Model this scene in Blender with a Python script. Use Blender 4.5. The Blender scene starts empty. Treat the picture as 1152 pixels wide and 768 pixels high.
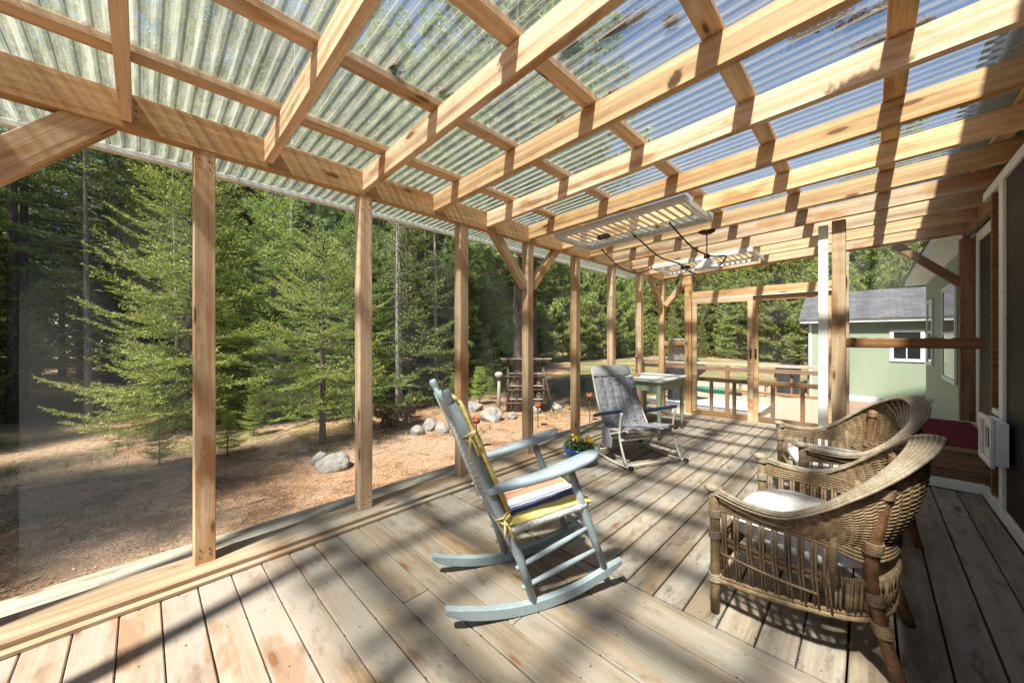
import bpy, math, random
import numpy as np
from mathutils import Vector, Matrix, noise as mnoise

random.seed(7)
rng = np.random.default_rng(11)
scene = bpy.context.scene
COL = scene.collection
R = math.radians
V = Vector

# ------------------------------------------------------------------ helpers
class MB:
    """collects geometry; build() links it as ONE mesh object"""
    def __init__(self):
        self.v = []; self.f = []; self.s = []
    def add(self, vs, fs, smooth=False):
        o = len(self.v)
        self.v.extend([tuple(p) for p in vs])
        for f in fs:
            self.f.append(tuple(i + o for i in f)); self.s.append(smooth)
        return self
    def box(self, x0, x1, y0, y1, z0, z1, c=0.003):
        c = min(c, (x1-x0)/3, (y1-y0)/3, (z1-z0)/3)
        # chamfered along all vertical + horizontal edges through an octagonal stack
        def ring(ix, z):
            X0, X1, Y0, Y1 = x0+ix, x1-ix, y0+ix, y1-ix
            k = c*0.6
            return [(X0+k, Y0, z), (X1-k, Y0, z), (X1, Y0+k, z), (X1, Y1-k, z), (X1-k, Y1, z), (X0+k, Y1, z), (X0, Y1-k, z), (X0, Y0+k, z)]
        rs = [ring(c, z0), ring(0, z0+c), ring(0, z1-c), ring(c, z1)]
        vs = [p for r in rs for p in r]
        fs = []
        for a in range(3):
            for i in range(8):
                j = (i+1) % 8
                fs.append((a*8+i, a*8+j, a*8+8+j, a*8+8+i))
        fs.append(tuple(reversed(range(8)))); fs.append(tuple(range(24, 32)))
        return self.add(vs, fs)
    def tube(self, pts, r, n=8, caps=True, flat=1.0, up=None, smooth=True):
        pts = [V(p) for p in pts]
        rr = r if isinstance(r, (list, tuple)) else [r]*len(pts)
        T = []
        for i in range(len(pts)):
            a = pts[max(i-1, 0)]; b = pts[min(i+1, len(pts)-1)]
            t = b-a
            T.append(t.normalized() if t.length > 1e-9 else V((0, 0, 1)))
        u = V(up) if up else (V((0, 0, 1)) if abs(T[0].z) < 0.9 else V((0, 1, 0)))
        u = (u - T[0]*u.dot(T[0])).normalized()
        vs = []
        for i, p in enumerate(pts):
            if up:
                u = V(up)
            u = u - T[i]*u.dot(T[i])
            u = u.normalized() if u.length > 1e-6 else T[i].orthogonal().normalized()
            w = T[i].cross(u)
            for k in range(n):
                a = 2*math.pi*k/n
                vs.append(p + (w*math.cos(a) + u*math.sin(a)*flat)*rr[i])
        fs = []
        for i in range(len(pts)-1):
            for k in range(n):
                j = (k+1) % n
                fs.append((i*n+k, i*n+j, (i+1)*n+j, (i+1)*n+k))
        if caps:
            fs.append(tuple(reversed(range(n)))); e = (len(pts)-1)*n
            fs.append(tuple(range(e, e+n)))
        return self.add(vs, fs, smooth)
    def lathe(self, prof, n=24, c=(0, 0, 0), caps=True, wob=0):
        vs = []; m = len(prof)
        for r, z in prof:
            for k in range(n):
                a = 2*math.pi*k/n
                q = r*(1+wob*math.sin(3*a+z*9)) if wob else r
                vs.append((c[0]+q*math.cos(a), c[1]+q*math.sin(a), c[2]+z))
        fs = []
        for i in range(m-1):
            for k in range(n):
                j = (k+1) % n
                fs.append((i*n+k, i*n+j, (i+1)*n+j, (i+1)*n+k))
        if caps:
            fs.append(tuple(reversed(range(n)))); fs.append(tuple(range((m-1)*n, m*n)))
        return self.add(vs, fs, True)
    def plank(self, p0, p1, w, h, up=(0, 0, 1), c=0.003, endcut=0.0):
        """rectangular bar with chamfered edges between two points (axis at the centre)"""
        p0, p1 = V(p0), V(p1)
        X = (p1-p0).normalized(); U = V(up); U = (U-X*U.dot(X)).normalized(); W = U.cross(X)
        c = min(c, w/3, h/3)
        pr = [(-w/2+c, -h/2), (w/2-c, -h/2), (w/2, -h/2+c), (w/2, h/2-c), (w/2-c, h/2), (-w/2+c, h/2), (-w/2, h/2-c), (-w/2, -h/2+c)]
        vs = [p + W*a + U*b for p in (p0, p1) for a, b in pr]
        fs = [(k, (k+1) % 8, 8+(k+1) % 8, 8+k) for k in range(8)]
        fs += [tuple(reversed(range(8))), tuple(range(8, 16))]
        return self.add(vs, fs)
    def grid(self, fn, nu, nv, smooth=True, closed_u=False):
        vs = [fn(i/(nu if closed_u else nu-1), j/(nv-1)) for j in range(nv) for i in range(nu)]
        fs = []
        for j in range(nv-1):
            for i in range(nu if closed_u else nu-1):
                k = (i+1) % nu
                fs.append((j*nu+i, j*nu+k, (j+1)*nu+k, (j+1)*nu+i))
        return self.add(vs, fs, smooth)
    def mesh(self, name):
        me = bpy.data.meshes.new(name)
        me.from_pydata(self.v, [], self.f)
        me.polygons.foreach_set('use_smooth', self.s)
        me.update()
        return me
    def build(self, name, mat, parent=None, loc=(0, 0, 0), rz=0):
        o = bpy.data.objects.new(name, self.mesh(name)); COL.objects.link(o)
        if mat: o.data.materials.append(mat)
        o.location = loc; o.rotation_euler = (0, 0, rz)
        if parent: o.parent = parent
        return o

def fix_normals(o):
    import bmesh
    bm = bmesh.new(); bm.from_mesh(o.data); bmesh.ops.recalc_face_normals(bm, faces=bm.faces); bm.to_mesh(o.data); bm.free()
    return o

def tag(o, label=None, cat=None, group=None, kind=None):
    if label: o['label'] = label
    if cat: o['category'] = cat
    if group: o['group'] = group
    if kind: o['kind'] = kind
    return o

def empty(name, loc=(0, 0, 0), rz=0, label=None, cat=None, group=None):
    o = bpy.data.objects.new(name, None); COL.objects.link(o)
    o.location = loc; o.rotation_euler = (0, 0, rz); o.empty_display_size = 0.1
    return tag(o, label, cat, group)

CH = {}
def copy_tree(o, parent=None):
    c = o.copy(); COL.objects.link(c)
    if parent: c.parent = parent
    for ch in o.children: copy_tree(ch, c)
    return c

def lumber(name, p0, p1, w, h, mat, parent, up=(0, 0, 1), c=0.004):
    """a stick of timber as its own object, local X along the grain. w across, h along 'up'"""
    p0, p1 = V(p0), V(p1)
    X = (p1-p0).normalized(); U = V(up); U = (U-X*U.dot(X)).normalized(); W = U.cross(X)
    L = (p1-p0).length
    m = MB()
    n = max(2, int(L/0.35)+1)
    pr = [(-w/2+c, -h/2), (w/2-c, -h/2), (w/2, -h/2+c), (w/2, h/2-c), (w/2-c, h/2), (-w/2+c, h/2), (-w/2, h/2-c), (-w/2, -h/2+c)]
    vs = []
    sd = random.random()*99
    for i in range(n):
        x = L*i/(n-1)
        bow = 0.0018*(mnoise.noise((x*0.8, sd, 0))), 0.0018*(mnoise.noise((x*0.8, sd, 5)))
        e = 0 if i in (0, n-1) else 1
        for a, b in pr:
            vs.append((x, a+e*bow[0], b+e*bow[1]))
    fs = []
    for i in range(n-1):
        for k in range(8):
            fs.append((i*8+k, i*8+(k+1) % 8, (i+1)*8+(k+1) % 8, (i+1)*8+k))
    fs += [tuple(reversed(range(8))), tuple(range((n-1)*8, n*8))]
    m.add(vs, fs)
    o = m.build(name, mat, parent)
    M = Matrix((X, W, U)).transposed().to_4x4(); M.translation = p0
    o.matrix_basis = M
    return o

# ------------------------------------------------------------------ materials
def mat_new(name):
    m = bpy.data.materials.new(name); m.use_nodes = True
    nt = m.node_tree; nt.nodes.clear()
    return m, nt, nt.nodes, nt.links

class N:
    """tiny node graph helper"""
    def __init__(self, name):
        self.m, self.nt, self.n, self.l = mat_new(name)
        self.out = self.n.new('ShaderNodeOutputMaterial')
    def node(self, t, **kw):
        nd = self.n.new(t)
        ins = kw.pop('ins', {})
        for k, v in kw.items(): setattr(nd, k, v)
        for k, v in ins.items():
            if hasattr(v, 'is_output') or isinstance(v, bpy.types.NodeSocket): self.l.new(v, nd.inputs[k])
            else: nd.inputs[k].default_value = v
        return nd
    def math(self, op, a, b=0.0, clamp=False):
        nd = self.node('ShaderNodeMath', operation=op, ins={0: a, 1: b}); nd.use_clamp = clamp
        return nd.outputs[0]
    def vmath(self, op, a, b=(0, 0, 0)):
        return self.node('ShaderNodeVectorMath', operation=op, ins={0: a, 1: b}).outputs[0]
    def mapr(self, x, a, b, c=0.0, d=1.0):
        return self.node('ShaderNodeMapRange', interpolation_type='SMOOTHSTEP', ins={0: x, 1: a, 2: b, 3: c, 4: d}).outputs[0]
    def mix(self, f, a, b, blend='MIX'):
        nd = self.node('ShaderNodeMix', data_type='RGBA', blend_type=blend)
        for i, v in ((0, f), (6, a), (7, b)):
            if isinstance(v, bpy.types.NodeSocket): self.l.new(v, nd.inputs[i])
            else: nd.inputs[i].default_value = v if i == 0 else (*v, 1) if len(v) == 3 else v
        return nd.outputs[2]
    def noise(self, vec, scale, detail=4, rough=0.55, dist=0.0):
        return self.node('ShaderNodeTexNoise', ins={'Vector': vec, 'Scale': scale, 'Detail': detail, 'Roughness': rough, 'Distortion': dist}).outputs[0]
    def ramp(self, x, stops, interp='LINEAR'):
        nd = self.node('ShaderNodeValToRGB', ins={0: x}); cr = nd.color_ramp; cr.interpolation = interp
        while len(cr.elements) < len(stops): cr.elements.new(0.5)
        for e, (p, c) in zip(cr.elements, stops): e.position = p; e.color = (*c, 1)
        return nd.outputs[0]
    def coord(self, which='Object'):
        return self.node('ShaderNodeTexCoord').outputs[which]
    def pos(self):
        return self.node('ShaderNodeNewGeometry').outputs['Position']
    def bsdf(self, col, rough=0.6, bump=None, bstr=0.3, bdist=0.01, spec=0.4, **ins):
        b = self.node('ShaderNodeBsdfPrincipled')
        for k, v in (('Base Color', col), ('Roughness', rough), ('Specular IOR Level', spec), *ins.items()):
            if isinstance(v, bpy.types.NodeSocket): self.l.new(v, b.inputs[k])
            else: b.inputs[k].default_value = (*v, 1) if isinstance(v, tuple) and len(v) == 3 else v
        if bump is not None:
            bp = self.node('ShaderNodeBump', ins={'Strength': bstr, 'Distance': bdist, 'Height': bump})
            self.l.new(bp.outputs[0], b.inputs['Normal'])
        self.l.new(b.outputs[0], self.out.inputs[0])
        return b

def hexc(r, g, b): return (r, g, b)

def wood(name, light, dark, knot=(0.16, 0.08, 0.035), axis='X', rough=0.75, island=False, stain=None, stain_amt=0.5, gray=None, gray_amt=0.0, knots=0.5, gscale=1.0, tint=0.35, dirt=0.0):
    g = N(name)
    co = g.coord('Object')
    if axis == 'Y':
        co = g.node('ShaderNodeMapping', ins={'Vector': co, 'Rotation': (0, 0, R(90))}).outputs[0]
    rnd = g.node('ShaderNodeNewGeometry').outputs['Random Per Island'] if island else g.node('ShaderNodeObjectInfo').outputs['Random']
    off = g.vmath('SCALE', (37.0, 53.0, 71.0)); off.node.inputs['Scale'].default_value = 1
    g.l.new(rnd, off.node.inputs['Scale'])
    c2 = g.vmath('ADD', co, off)
    cg = g.vmath('MULTIPLY', c2, (0.55, 11.0*gscale, 11.0*gscale))
    n1 = g.noise(cg, 2.2, 5, 0.6, 0.9)
    # annual rings seen as cathedral grain
    w = g.node('ShaderNodeTexWave', wave_type='RINGS', rings_direction='X', ins={'Vector': g.vmath('MULTIPLY', c2, (0.30, 5*gscale, 5*gscale)), 'Scale': 1.6, 'Distortion': 5.0, 'Detail': 2.0, 'Detail Scale': 0.8}).outputs['Fac']
    gr = g.math('ADD', g.math('MULTIPLY', n1, 0.84), g.math('MULTIPLY', w, 0.16))
    col = g.ramp(gr, [(0.22, dark), (0.42, tuple((a+b)/2 for a, b in zip(light, dark))), (0.66, light)])
    fine = g.noise(g.vmath('MULTIPLY', c2, (3.0, 130, 130)), 1.0, 3, 0.6)
    col = g.mix(g.mapr(fine, 0.35, 0.7, 0.28, 0.0), col, tuple(x*0.55 for x in dark))
    # tone of each stick
    tone = g.mapr(rnd, 0, 1, 1-tint*0.5, 1+tint*0.5)
    hsv = g.node('ShaderNodeHueSaturation', ins={'Color': col, 'Value': tone, 'Saturation': g.mapr(g.math('FRACT', g.math('MULTIPLY', rnd, 7.3)), 0, 1, 0.82, 1.12)})
    col = hsv.outputs[0]
    if gray:
        gm = g.noise(g.vmath('MULTIPLY', c2, (1.0, 3.5, 3.5)), 1.3, 5, 0.65)
        col = g.mix(g.mapr(gm, 0.62-gray_amt*0.4, 0.75-gray_amt*0.2), col, gray)
    if stain:
        st = g.noise(g.vmath('MULTIPLY', c2, (0.9, 3.2, 3.2)), 1.7, 4, 0.55, 0.4)
        edge = g.mapr(st, 0.60-0.06*stain_amt, 0.66, 0, 0.75)
        col = g.mix(edge, col, stain)
    if dirt:
        dn = g.noise(g.vmath('MULTIPLY', c2, (2.0, 5, 5)), 3.0, 8, 0.7)
        col = g.mix(g.mapr(dn, 0.5, 0.72, 0, dirt), col, tuple(x*0.28 for x in dark))
        dn2 = g.noise(c2, 55, 2, 0.5)
        col = g.mix(g.mapr(dn2, 0.68, 0.76, 0, dirt*0.3), col, (0.62, 0.58, 0.52))
    # knots
    vor = g.node('ShaderNodeTexVoronoi', ins={'Vector': g.vmath('ADD', g.vmath('MULTIPLY', c2, (3.6, 13.0, 13.0)), g.vmath('SCALE', n1 if False else (0, 0, 0))), 'Scale': 1.0})
    pick = g.node('ShaderNodeSeparateColor', ins={0: vor.outputs['Color']}).outputs[0]
    kd = g.math('ADD', vor.outputs['Distance'], g.math('MULTIPLY', g.math('SUBTRACT', fine, 0.5), 0.06))
    km = g.math('MULTIPLY', g.mapr(kd, 0.13, 0.21, 1, 0), g.math('GREATER_THAN', pick, 1-0.45*knots))
    halo = g.math('MULTIPLY', g.mapr(kd, 0.18, 0.44, 0.45, 0), g.math('GREATER_THAN', pick, 1-0.45*knots))
    col = g.mix(halo, col, tuple(a*0.75 for a in dark))
    col = g.mix(km, col, knot)
    g.bsdf(col, rough, bump=g.math('ADD', n1, g.math('MULTIPLY', fine, 0.6)), bstr=0.35, bdist=0.004, spec=0.25)
    return g.m

def plain(name, col, rough=0.5, var=0.12, nscale=8, bump=0.0, spec=0.4, metallic=0.0, alt=None, altamt=0.5):
    g = N(name)
    co = g.coord('Object')
    n = g.noise(co, nscale, 5, 0.6)
    c = g.mix(g.mapr(n, 0.3, 0.7), tuple(x*(1-var) for x in col), tuple(min(1, x*(1+var)) for x in col))
    if alt:
        n2 = g.noise(co, nscale*2.3, 6, 0.7)
        c = g.mix(g.mapr(n2, 0.62-0.2*altamt, 0.7), c, alt)
    g.bsdf(c, rough, bump=n if bump else None, bstr=bump, bdist=0.01, spec=spec, Metallic=metallic)
    return g.m

M = {}
M['lumber'] = wood('sawn_spruce', (0.76, 0.535, 0.32), (0.49, 0.27, 0.12), stain=(0.40, 0.19, 0.065), stain_amt=0.6, knots=0.5, tint=0.4, dirt=0.3)
M['lumber_old'] = wood('weathered_spruce', (0.56, 0.42, 0.29), (0.36, 0.23, 0.135), stain=(0.28, 0.13, 0.05), stain_amt=0.7, knots=0.6, tint=0.35, dirt=0.3)
M['lumber_brown'] = wood('brown_timber', (0.36, 0.20, 0.105), (0.20, 0.095, 0.045), stain=(0.2, 0.09, 0.04), knots=0.7, dirt=0.25)
M['deck_tan'] = wood('tan_deck_board', (0.355, 0.265, 0.18), (0.19, 0.13, 0.08), axis='X', island=True, stain=(0.24, 0.14, 0.075), stain_amt=0.2, gray=(0.28, 0.245, 0.205), gray_amt=0.75, knots=0.12, tint=0.28, dirt=0.45, gscale=0.8)
M['deck_gray'] = wood('old_grey_deck_board', (0.375, 0.305, 0.235), (0.19, 0.14, 0.10), axis='Y', island=True, stain=(0.20, 0.135, 0.085), stain_amt=0.5, gray=(0.30, 0.27, 0.235), gray_amt=0.5, knots=0.1, tint=0.36, dirt=0.75, gscale=0.9)
M['plate'] = wood('bottom_plate_wood', (0.47, 0.36, 0.25), (0.29, 0.20, 0.125), stain=(0.3, 0.15, 0.06), gray=(0.36, 0.32, 0.27), gray_amt=0.4, knots=0.4, dirt=0.35)
M['ledge'] = wood('grey_rough_timber', (0.42, 0.37, 0.27), (0.2, 0.16, 0.11), gray=(0.3, 0.28, 0.24), gray_amt=0.5, knots=0.5, dirt=0.6)
M['rail_brown'] = wood('door_rail_brown', (0.34, 0.2, 0.11), (0.2, 0.105, 0.055), knots=0.3, dirt=0.2)
M['white_wood'] = plain('white_painted_wood', (0.78, 0.77, 0.73), 0.5, 0.06, 6, 0.1, alt=(0.45, 0.4, 0.33), altamt=0.1)
M['white_metal'] = plain('white_enamel', (0.66, 0.67, 0.66), 0.35, 0.04, 9)
M['black_screen'] = plain('black_screen_panel', (0.012, 0.011, 0.01), 0.55, 0.3, 30, spec=0.15)
M['dark_door'] = plain('dark_brown_door', (0.022, 0.017, 0.014), 0.6, 0.2, 4, spec=0.12)
M['rocker_paint'] = plain('blue_grey_paint', (0.275, 0.335, 0.365), 0.5, 0.12, 9, 0.2, alt=(0.35, 0.395, 0.41), altamt=0.5)
M['rush'] = plain('painted_rush', (0.5, 0.52, 0.5), 0.8, 0.25, 60, 0.6)
M['yellow_cloth'] = plain('yellow_cotton', (0.76, 0.60, 0.24), 0.9, 0.1, 40, 0.2, spec=0.1)
M['cushion_white'] = plain('white_cushion_cloth', (0.64, 0.62, 0.585), 0.95, 0.06, 14, 0.3, spec=0.1)
M['cane_light'] = None
M['grey_pad'] = None
M['navy_plastic'] = plain('navy_armrest', (0.02, 0.035, 0.085), 0.4, 0.2, 20)
M['beige_tube'] = plain('beige_enamel_tube', (0.50, 0.455, 0.395), 0.35, 0.05, 10)
M['black_plastic'] = plain('black_rubber', (0.02, 0.02, 0.021), 0.5, 0.2, 15)
M['green_paint'] = plain('sage_green_paint', (0.30, 0.38, 0.24), 0.6, 0.12, 10, 0.1, alt=(0.5, 0.45, 0.33), altamt=0.25)
M['tabletop'] = plain('white_tabletop_paint', (0.74, 0.75, 0.72), 0.35, 0.06, 8, 0.05, alt=(0.55, 0.55, 0.5), altamt=0.2)
M['blue_glaze'] = plain('cobalt_glaze', (0.02, 0.085, 0.36), 0.18, 0.2, 9, spec=0.6)
M['soil'] = plain('potting_soil', (0.05, 0.032, 0.02), 0.95, 0.4, 60, 0.8)
M['turned_wood'] = plain('dark_turned_wood', (0.26, 0.12, 0.05), 0.5, 0.2, 12)
M['bronze'] = plain('dark_bronze', (0.06, 0.04, 0.03), 0.45, 0.2, 12, metallic=0.6)
M['milk_glass'] = plain('white_glass_shade', (0.85, 0.84, 0.80), 0.2, 0.02, 6, spec=0.5)
M['black_cable'] = plain('black_cable', (0.012, 0.012, 0.012), 0.5, 0.1, 10)
M['cover_black'] = plain('grey_black_vinyl_cover', (0.035, 0.038, 0.043), 0.45, 0.25, 12, 0.15, spec=0.4)
M['sled_green'] = plain('green_plastic', (0.025, 0.13, 0.095), 0.45, 0.1, 6)
M['rust'] = plain('rusty_iron', (0.26, 0.075, 0.025), 0.85, 0.4, 40, 0.5)
M['rack_wood'] = plain('grey_brown_rough_pole', (0.085, 0.055, 0.036), 0.9, 0.35, 25, 0.5)
M['iron'] = plain('dark_iron_rod', (0.05, 0.03, 0.022), 0.8, 0.2, 30)
M['red_mat'] = plain('dark_red_carpet', (0.19, 0.018, 0.028), 0.95, 0.12, 90, 0.4, spec=0.05)
M['house_white'] = plain('white_trim_paint', (0.76, 0.77, 0.75), 0.5, 0.04, 4)
M['soffit'] = plain('white_soffit', (0.72, 0.73, 0.72), 0.5, 0.04, 4)
M['window_glass'] = plain('dark_window_glass', (0.015, 0.018, 0.02), 0.06, 0.1, 2, spec=0.9)
M['red_gravel'] = plain('red_brown_mulch', (0.27, 0.18, 0.14), 0.95, 0.35, 30, 0.8)
M['concrete'] = plain('grey_weathered_platform', (0.46, 0.45, 0.43), 0.85, 0.12, 6, 0.2)

def m_cane(name, a, b, stretch):
    g = N(name)
    co = g.coord('Object')
    n = g.noise(co, 22, 5, 0.65)
    n2 = g.noise(co, 160, 2, 0.5)
    c = g.ramp(n, [(0.3, b), (0.62, a)])
    c = g.mix(g.mapr(n2, 0.4, 0.7, 0, 0.45), c, tuple(x*0.45 for x in b))
    g.bsdf(c, 0.62, bump=n2, bstr=0.4, bdist=0.003, spec=0.3)
    return g.m
M['cane'] = m_cane('weathered_cane', (0.27, 0.185, 0.105), (0.115, 0.07, 0.036), 1)
M['cane_rim'] = m_cane('bleached_cane_rim', (0.36, 0.30, 0.225), (0.21, 0.155, 0.10), 1)
M['cane_dark'] = m_cane('brown_bamboo_pole', (0.20, 0.10, 0.045), (0.07, 0.03, 0.014), 1)
M['cane_weave'] = m_cane('woven_cane', (0.29, 0.195, 0.11), (0.125, 0.072, 0.036), 1)

def m_pad():
    g = N('grey_quilted_cloth')
    co = g.coord('Object')
    n = g.noise(co, 26, 5, 0.6); f = g.noise(co, 240, 2)
    c = g.mix(g.mapr(n, 0.3, 0.7), (0.17, 0.168, 0.19), (0.25, 0.247, 0.27))
    g.bsdf(c, 0.75, bump=g.math('ADD', n, g.math('MULTIPLY', f, 0.3)), bstr=0.5, bdist=0.012, spec=0.3)
    return g.m
M['grey_pad'] = m_pad()
M['grey_head'] = plain('pale_grey_headrest', (0.36, 0.36, 0.37), 0.8, 0.06, 18, 0.3)

def m_stripes():
    """striped seat cushion: stripes run front to back, bands across local x"""
    g = N('striped_cushion_cloth')
    x = g.node('ShaderNodeSeparateXYZ', ins={0: g.coord('Object')}).outputs[0]
    x = g.math('ADD', x, g.math('MULTIPLY', g.math('SUBTRACT', g.noise(g.coord('Object'), 14, 2), 0.5), 0.006))
    t = g.math('ADD', g.math('MULTIPLY', x, -1/0.40), 0.5)      # right edge (viewer) = 0
    Y, NV, W_, RD, LB, OR, G = (0.80, 0.60, 0.16), (0.025, 0.035, 0.12), (0.78, 0.76, 0.70), (0.62, 0.10, 0.07), (0.25, 0.33, 0.62), (0.72, 0.22, 0.12), (0.28, 0.27, 0.27)
    st = [(0.0, Y), (0.075, G), (0.09, NV), (0.25, (0.55, 0.5, 0.42)), (0.27, NV), (0.29, LB), (0.32, W_), (0.355, G), (0.37, W_), (0.40, LB), (0.43, W_), (0.455, RD), (0.48, OR), (0.58, RD), (0.61, W_), (0.67, Y), (0.73, W_), (0.77, LB), (0.84, NV), (0.90, LB), (0.96, Y)]
    c = g.ramp(t, st, 'CONSTANT')
    fz = g.noise(g.coord('Object'), 300, 2)
    c = g.mix(g.mapr(fz, 0.35, 0.7, 0.0, 0.18), c, (0.8, 0.78, 0.7))
    g.bsdf(c, 0.92, bump=g.noise(g.coord('Object'), 18, 4), bstr=0.35, bdist=0.02, spec=0.08)
    return g.m
M['stripes'] = m_stripes()

def m_roof():
    """clear corrugated sheet: transparent, slightly milky, dirt streaks running down the flutes"""
    g = N('clear_corrugated_sheet')
    p = g.coord('Object')
    st = g.noise(g.vmath('MULTIPLY', p, (0.7, 26, 1)), 1.0, 4, 0.65)
    st2 = g.noise(g.vmath('MULTIPLY', p, (5.0, 40, 1)), 1.0, 6, 0.7)
    spots = g.noise(p, 16, 5, 0.7)
    dirt = g.math('ADD', g.mapr(st, 0.42, 0.75, 0.0, 0.30), g.math('MULTIPLY', g.mapr(st2, 0.55, 0.75), 0.16))
    dirt = g.math('ADD', dirt, g.math('MULTIPLY', g.mapr(spots, 0.66, 0.74), 0.35))
    yy = g.node('ShaderNodeSeparateXYZ', ins={0: p}).outputs[1]
    ph = g.math('FRACT', g.math('DIVIDE', g.math('ADD', yy, 1.03), 0.0648))
    # the flanks of the ribs scatter, flats are clear; grime lies along the foot of the ribs
    fl1 = g.math('MULTIPLY', g.mapr(ph, 0.22, 0.30), g.mapr(ph, 0.46, 0.50, 1, 0))
    fl2 = g.math('MULTIPLY', g.mapr(ph, 0.60, 0.66), g.mapr(ph, 0.86, 0.92, 1, 0))
    flank = g.math('ADD', fl1, fl2, True)
    var = g.mapr(st, 0.3, 0.7, 0.6, 1.15)
    # the eave half under the trees is grimy with algae, the upper half stays clean
    xx = g.node('ShaderNodeSeparateXYZ', ins={0: p}).outputs[0]
    alg = g.mapr(g.math('ADD', xx, g.math('MULTIPLY', g.noise(p, 0.9, 4), 1.2)), 0.35, -1.7, 0, 1)
    fac = g.math('ADD', g.math('MULTIPLY', dirt, g.math('ADD', 0.20, g.math('MULTIPLY', alg, 0.6))), 0.05, True)
    fac = g.math('ADD', fac, g.math('MULTIPLY', g.math('MULTIPLY', flank, 0.29), g.math('ADD', var, g.math('MULTIPLY', alg, 0.1))), True)
    fac = g.math('ADD', fac, g.math('MULTIPLY', alg, g.mapr(st2, 0.3, 0.7, 0.22, 0.42)), True)
    fac = g.math('MINIMUM', fac, 0.85)
    tr = g.node('ShaderNodeBsdfTransparent', ins={'Color': (0.915, 0.98, 0.955, 1)})
    colr = g.mix(g.mapr(st2, 0.5, 0.7), (0.58, 0.58, 0.53), (0.46, 0.43, 0.35))
    colr = g.mix(g.math('MULTIPLY', alg, 0.75), colr, g.mix(g.mapr(st2, 0.4, 0.65), (0.22, 0.25, 0.165), (0.39, 0.40, 0.33)))
    colr = g.mix(g.mapr(spots, 0.66, 0.76), colr, (0.34, 0.32, 0.2))
    tl = g.node('ShaderNodeBsdfTranslucent', ins={'Color': colr})
    df = g.node('ShaderNodeBsdfDiffuse', ins={'Color': colr})
    md = g.node('ShaderNodeMixShader', ins={0: 0.35, 1: tl.outputs[0], 2: df.outputs[0]})
    m1 = g.node('ShaderNodeMixShader', ins={0: fac, 1: tr.outputs[0], 2: md.outputs[0]})
    gl = g.node('ShaderNodeBsdfGlossy', ins={'Color': (0.95, 0.97, 0.98, 1), 'Roughness': 0.09})
    fr = g.node('ShaderNodeFresnel', ins={'IOR': 1.45})
    fg = g.math('MULTIPLY', fr.outputs[0], 0.5)
    m2 = g.node('ShaderNodeMixShader', ins={0: fg, 1: m1.outputs[0], 2: gl.outputs[0]})
    g.l.new(m2.outputs[0], g.out.inputs[0])
    return g.m
M['roof_sheet'] = m_roof()

def m_screen(name, fac, col, sun_normal=None):
    g = N(name)
    p = g.coord('Object')
    n = g.noise(p, 3.0, 4, 0.6)
    f = g.mapr(n, 0.2, 0.8, fac*0.8, fac*1.2)
    tr = g.node('ShaderNodeBsdfTransparent', ins={'Color': (1, 1, 1, 1)})
    df = g.node('ShaderNodeBsdfDiffuse', ins={'Color': (*col, 1)})
    if sun_normal:
        df.inputs['Normal'].default_value = sun_normal
        nv = g.node('ShaderNodeCombineXYZ', ins={0: sun_normal[0], 1: sun_normal[1], 2: sun_normal[2]}); g.l.new(nv.outputs[0], df.inputs['Normal'])
    m1 = g.node('ShaderNodeMixShader', ins={0: f, 1: tr.outputs[0], 2: df.outputs[0]})
    g.l.new(m1.outputs[0], g.out.inputs[0])
    return g.m
M['screen'] = m_screen('insect_screen_mesh', 0.12, (0.20, 0.20, 0.19))
M['screen_long'] = m_screen('insect_screen_mesh_long_wall', 0.115, (0.36, 0.36, 0.34), (0.36, -0.75, 0.55))  # paler copy, normal tilted sunward: the sunlit veil is put into the material

def m_closure():
    g = N('milky_foam_closure')
    tr = g.node('ShaderNodeBsdfTransparent', ins={'Color': (0.9, 0.9, 0.88, 1)}); tl = g.node('ShaderNodeBsdfTranslucent', ins={'Color': (0.75, 0.73, 0.70, 1)})
    m1 = g.node('ShaderNodeMixShader', ins={0: 0.6, 1: tr.outputs[0], 2: tl.outputs[0]}); g.l.new(m1.outputs[0], g.out.inputs[0])
    return g.m
M['closure'] = m_closure()
def m_foliage(name, a, b, tip):
    g = N(name)
    oi = g.node('ShaderNodeObjectInfo').outputs['Random']
    isl = g.node('ShaderNodeNewGeometry').outputs['Random Per Island']
    n = g.noise(g.coord('Object'), 1.7, 3, 0.6)
    c = g.mix(g.mapr(n, 0.35, 0.65), a, b)
    c = g.mix(g.mapr(isl, 0.45, 1.0, 0, 0.75), c, tip)
    hsv = g.node('ShaderNodeHueSaturation', ins={'Color': c, 'Hue': g.mapr(oi, 0, 1, 0.485, 0.512), 'Value': g.mapr(oi, 0, 1, 0.85, 1.2)})
    df = g.node('ShaderNodeBsdfDiffuse', ins={'Color': hsv.outputs[0]})
    tl = g.node('ShaderNodeBsdfTranslucent', ins={'Color': hsv.outputs[0]})
    gl = g.node('ShaderNodeBsdfGlossy', ins={'Color': (0.8, 0.85, 0.75, 1), 'Roughness': 0.45})
    m1 = g.node('ShaderNodeMixShader', ins={0: 0.4, 1: df.outputs[0], 2: tl.outputs[0]})
    m2 = g.node('ShaderNodeMixShader', ins={0: 0.05, 1: m1.outputs[0], 2: gl.outputs[0]})
    g.l.new(m2.outputs[0], g.out.inputs[0])
    return g.m
M['spruce'] = m_foliage('spruce_needles', (0.125, 0.185, 0.036), (0.18, 0.25, 0.05), (0.29, 0.34, 0.075))
M['spruce_young'] = m_foliage('young_spruce_needles', (0.20, 0.30, 0.045), (0.26, 0.37, 0.06), (0.38, 0.47, 0.095))
M['pine'] = m_foliage('pine_needles', (0.17, 0.25, 0.085), (0.23, 0.32, 0.115), (0.36, 0.44, 0.19))
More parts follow.
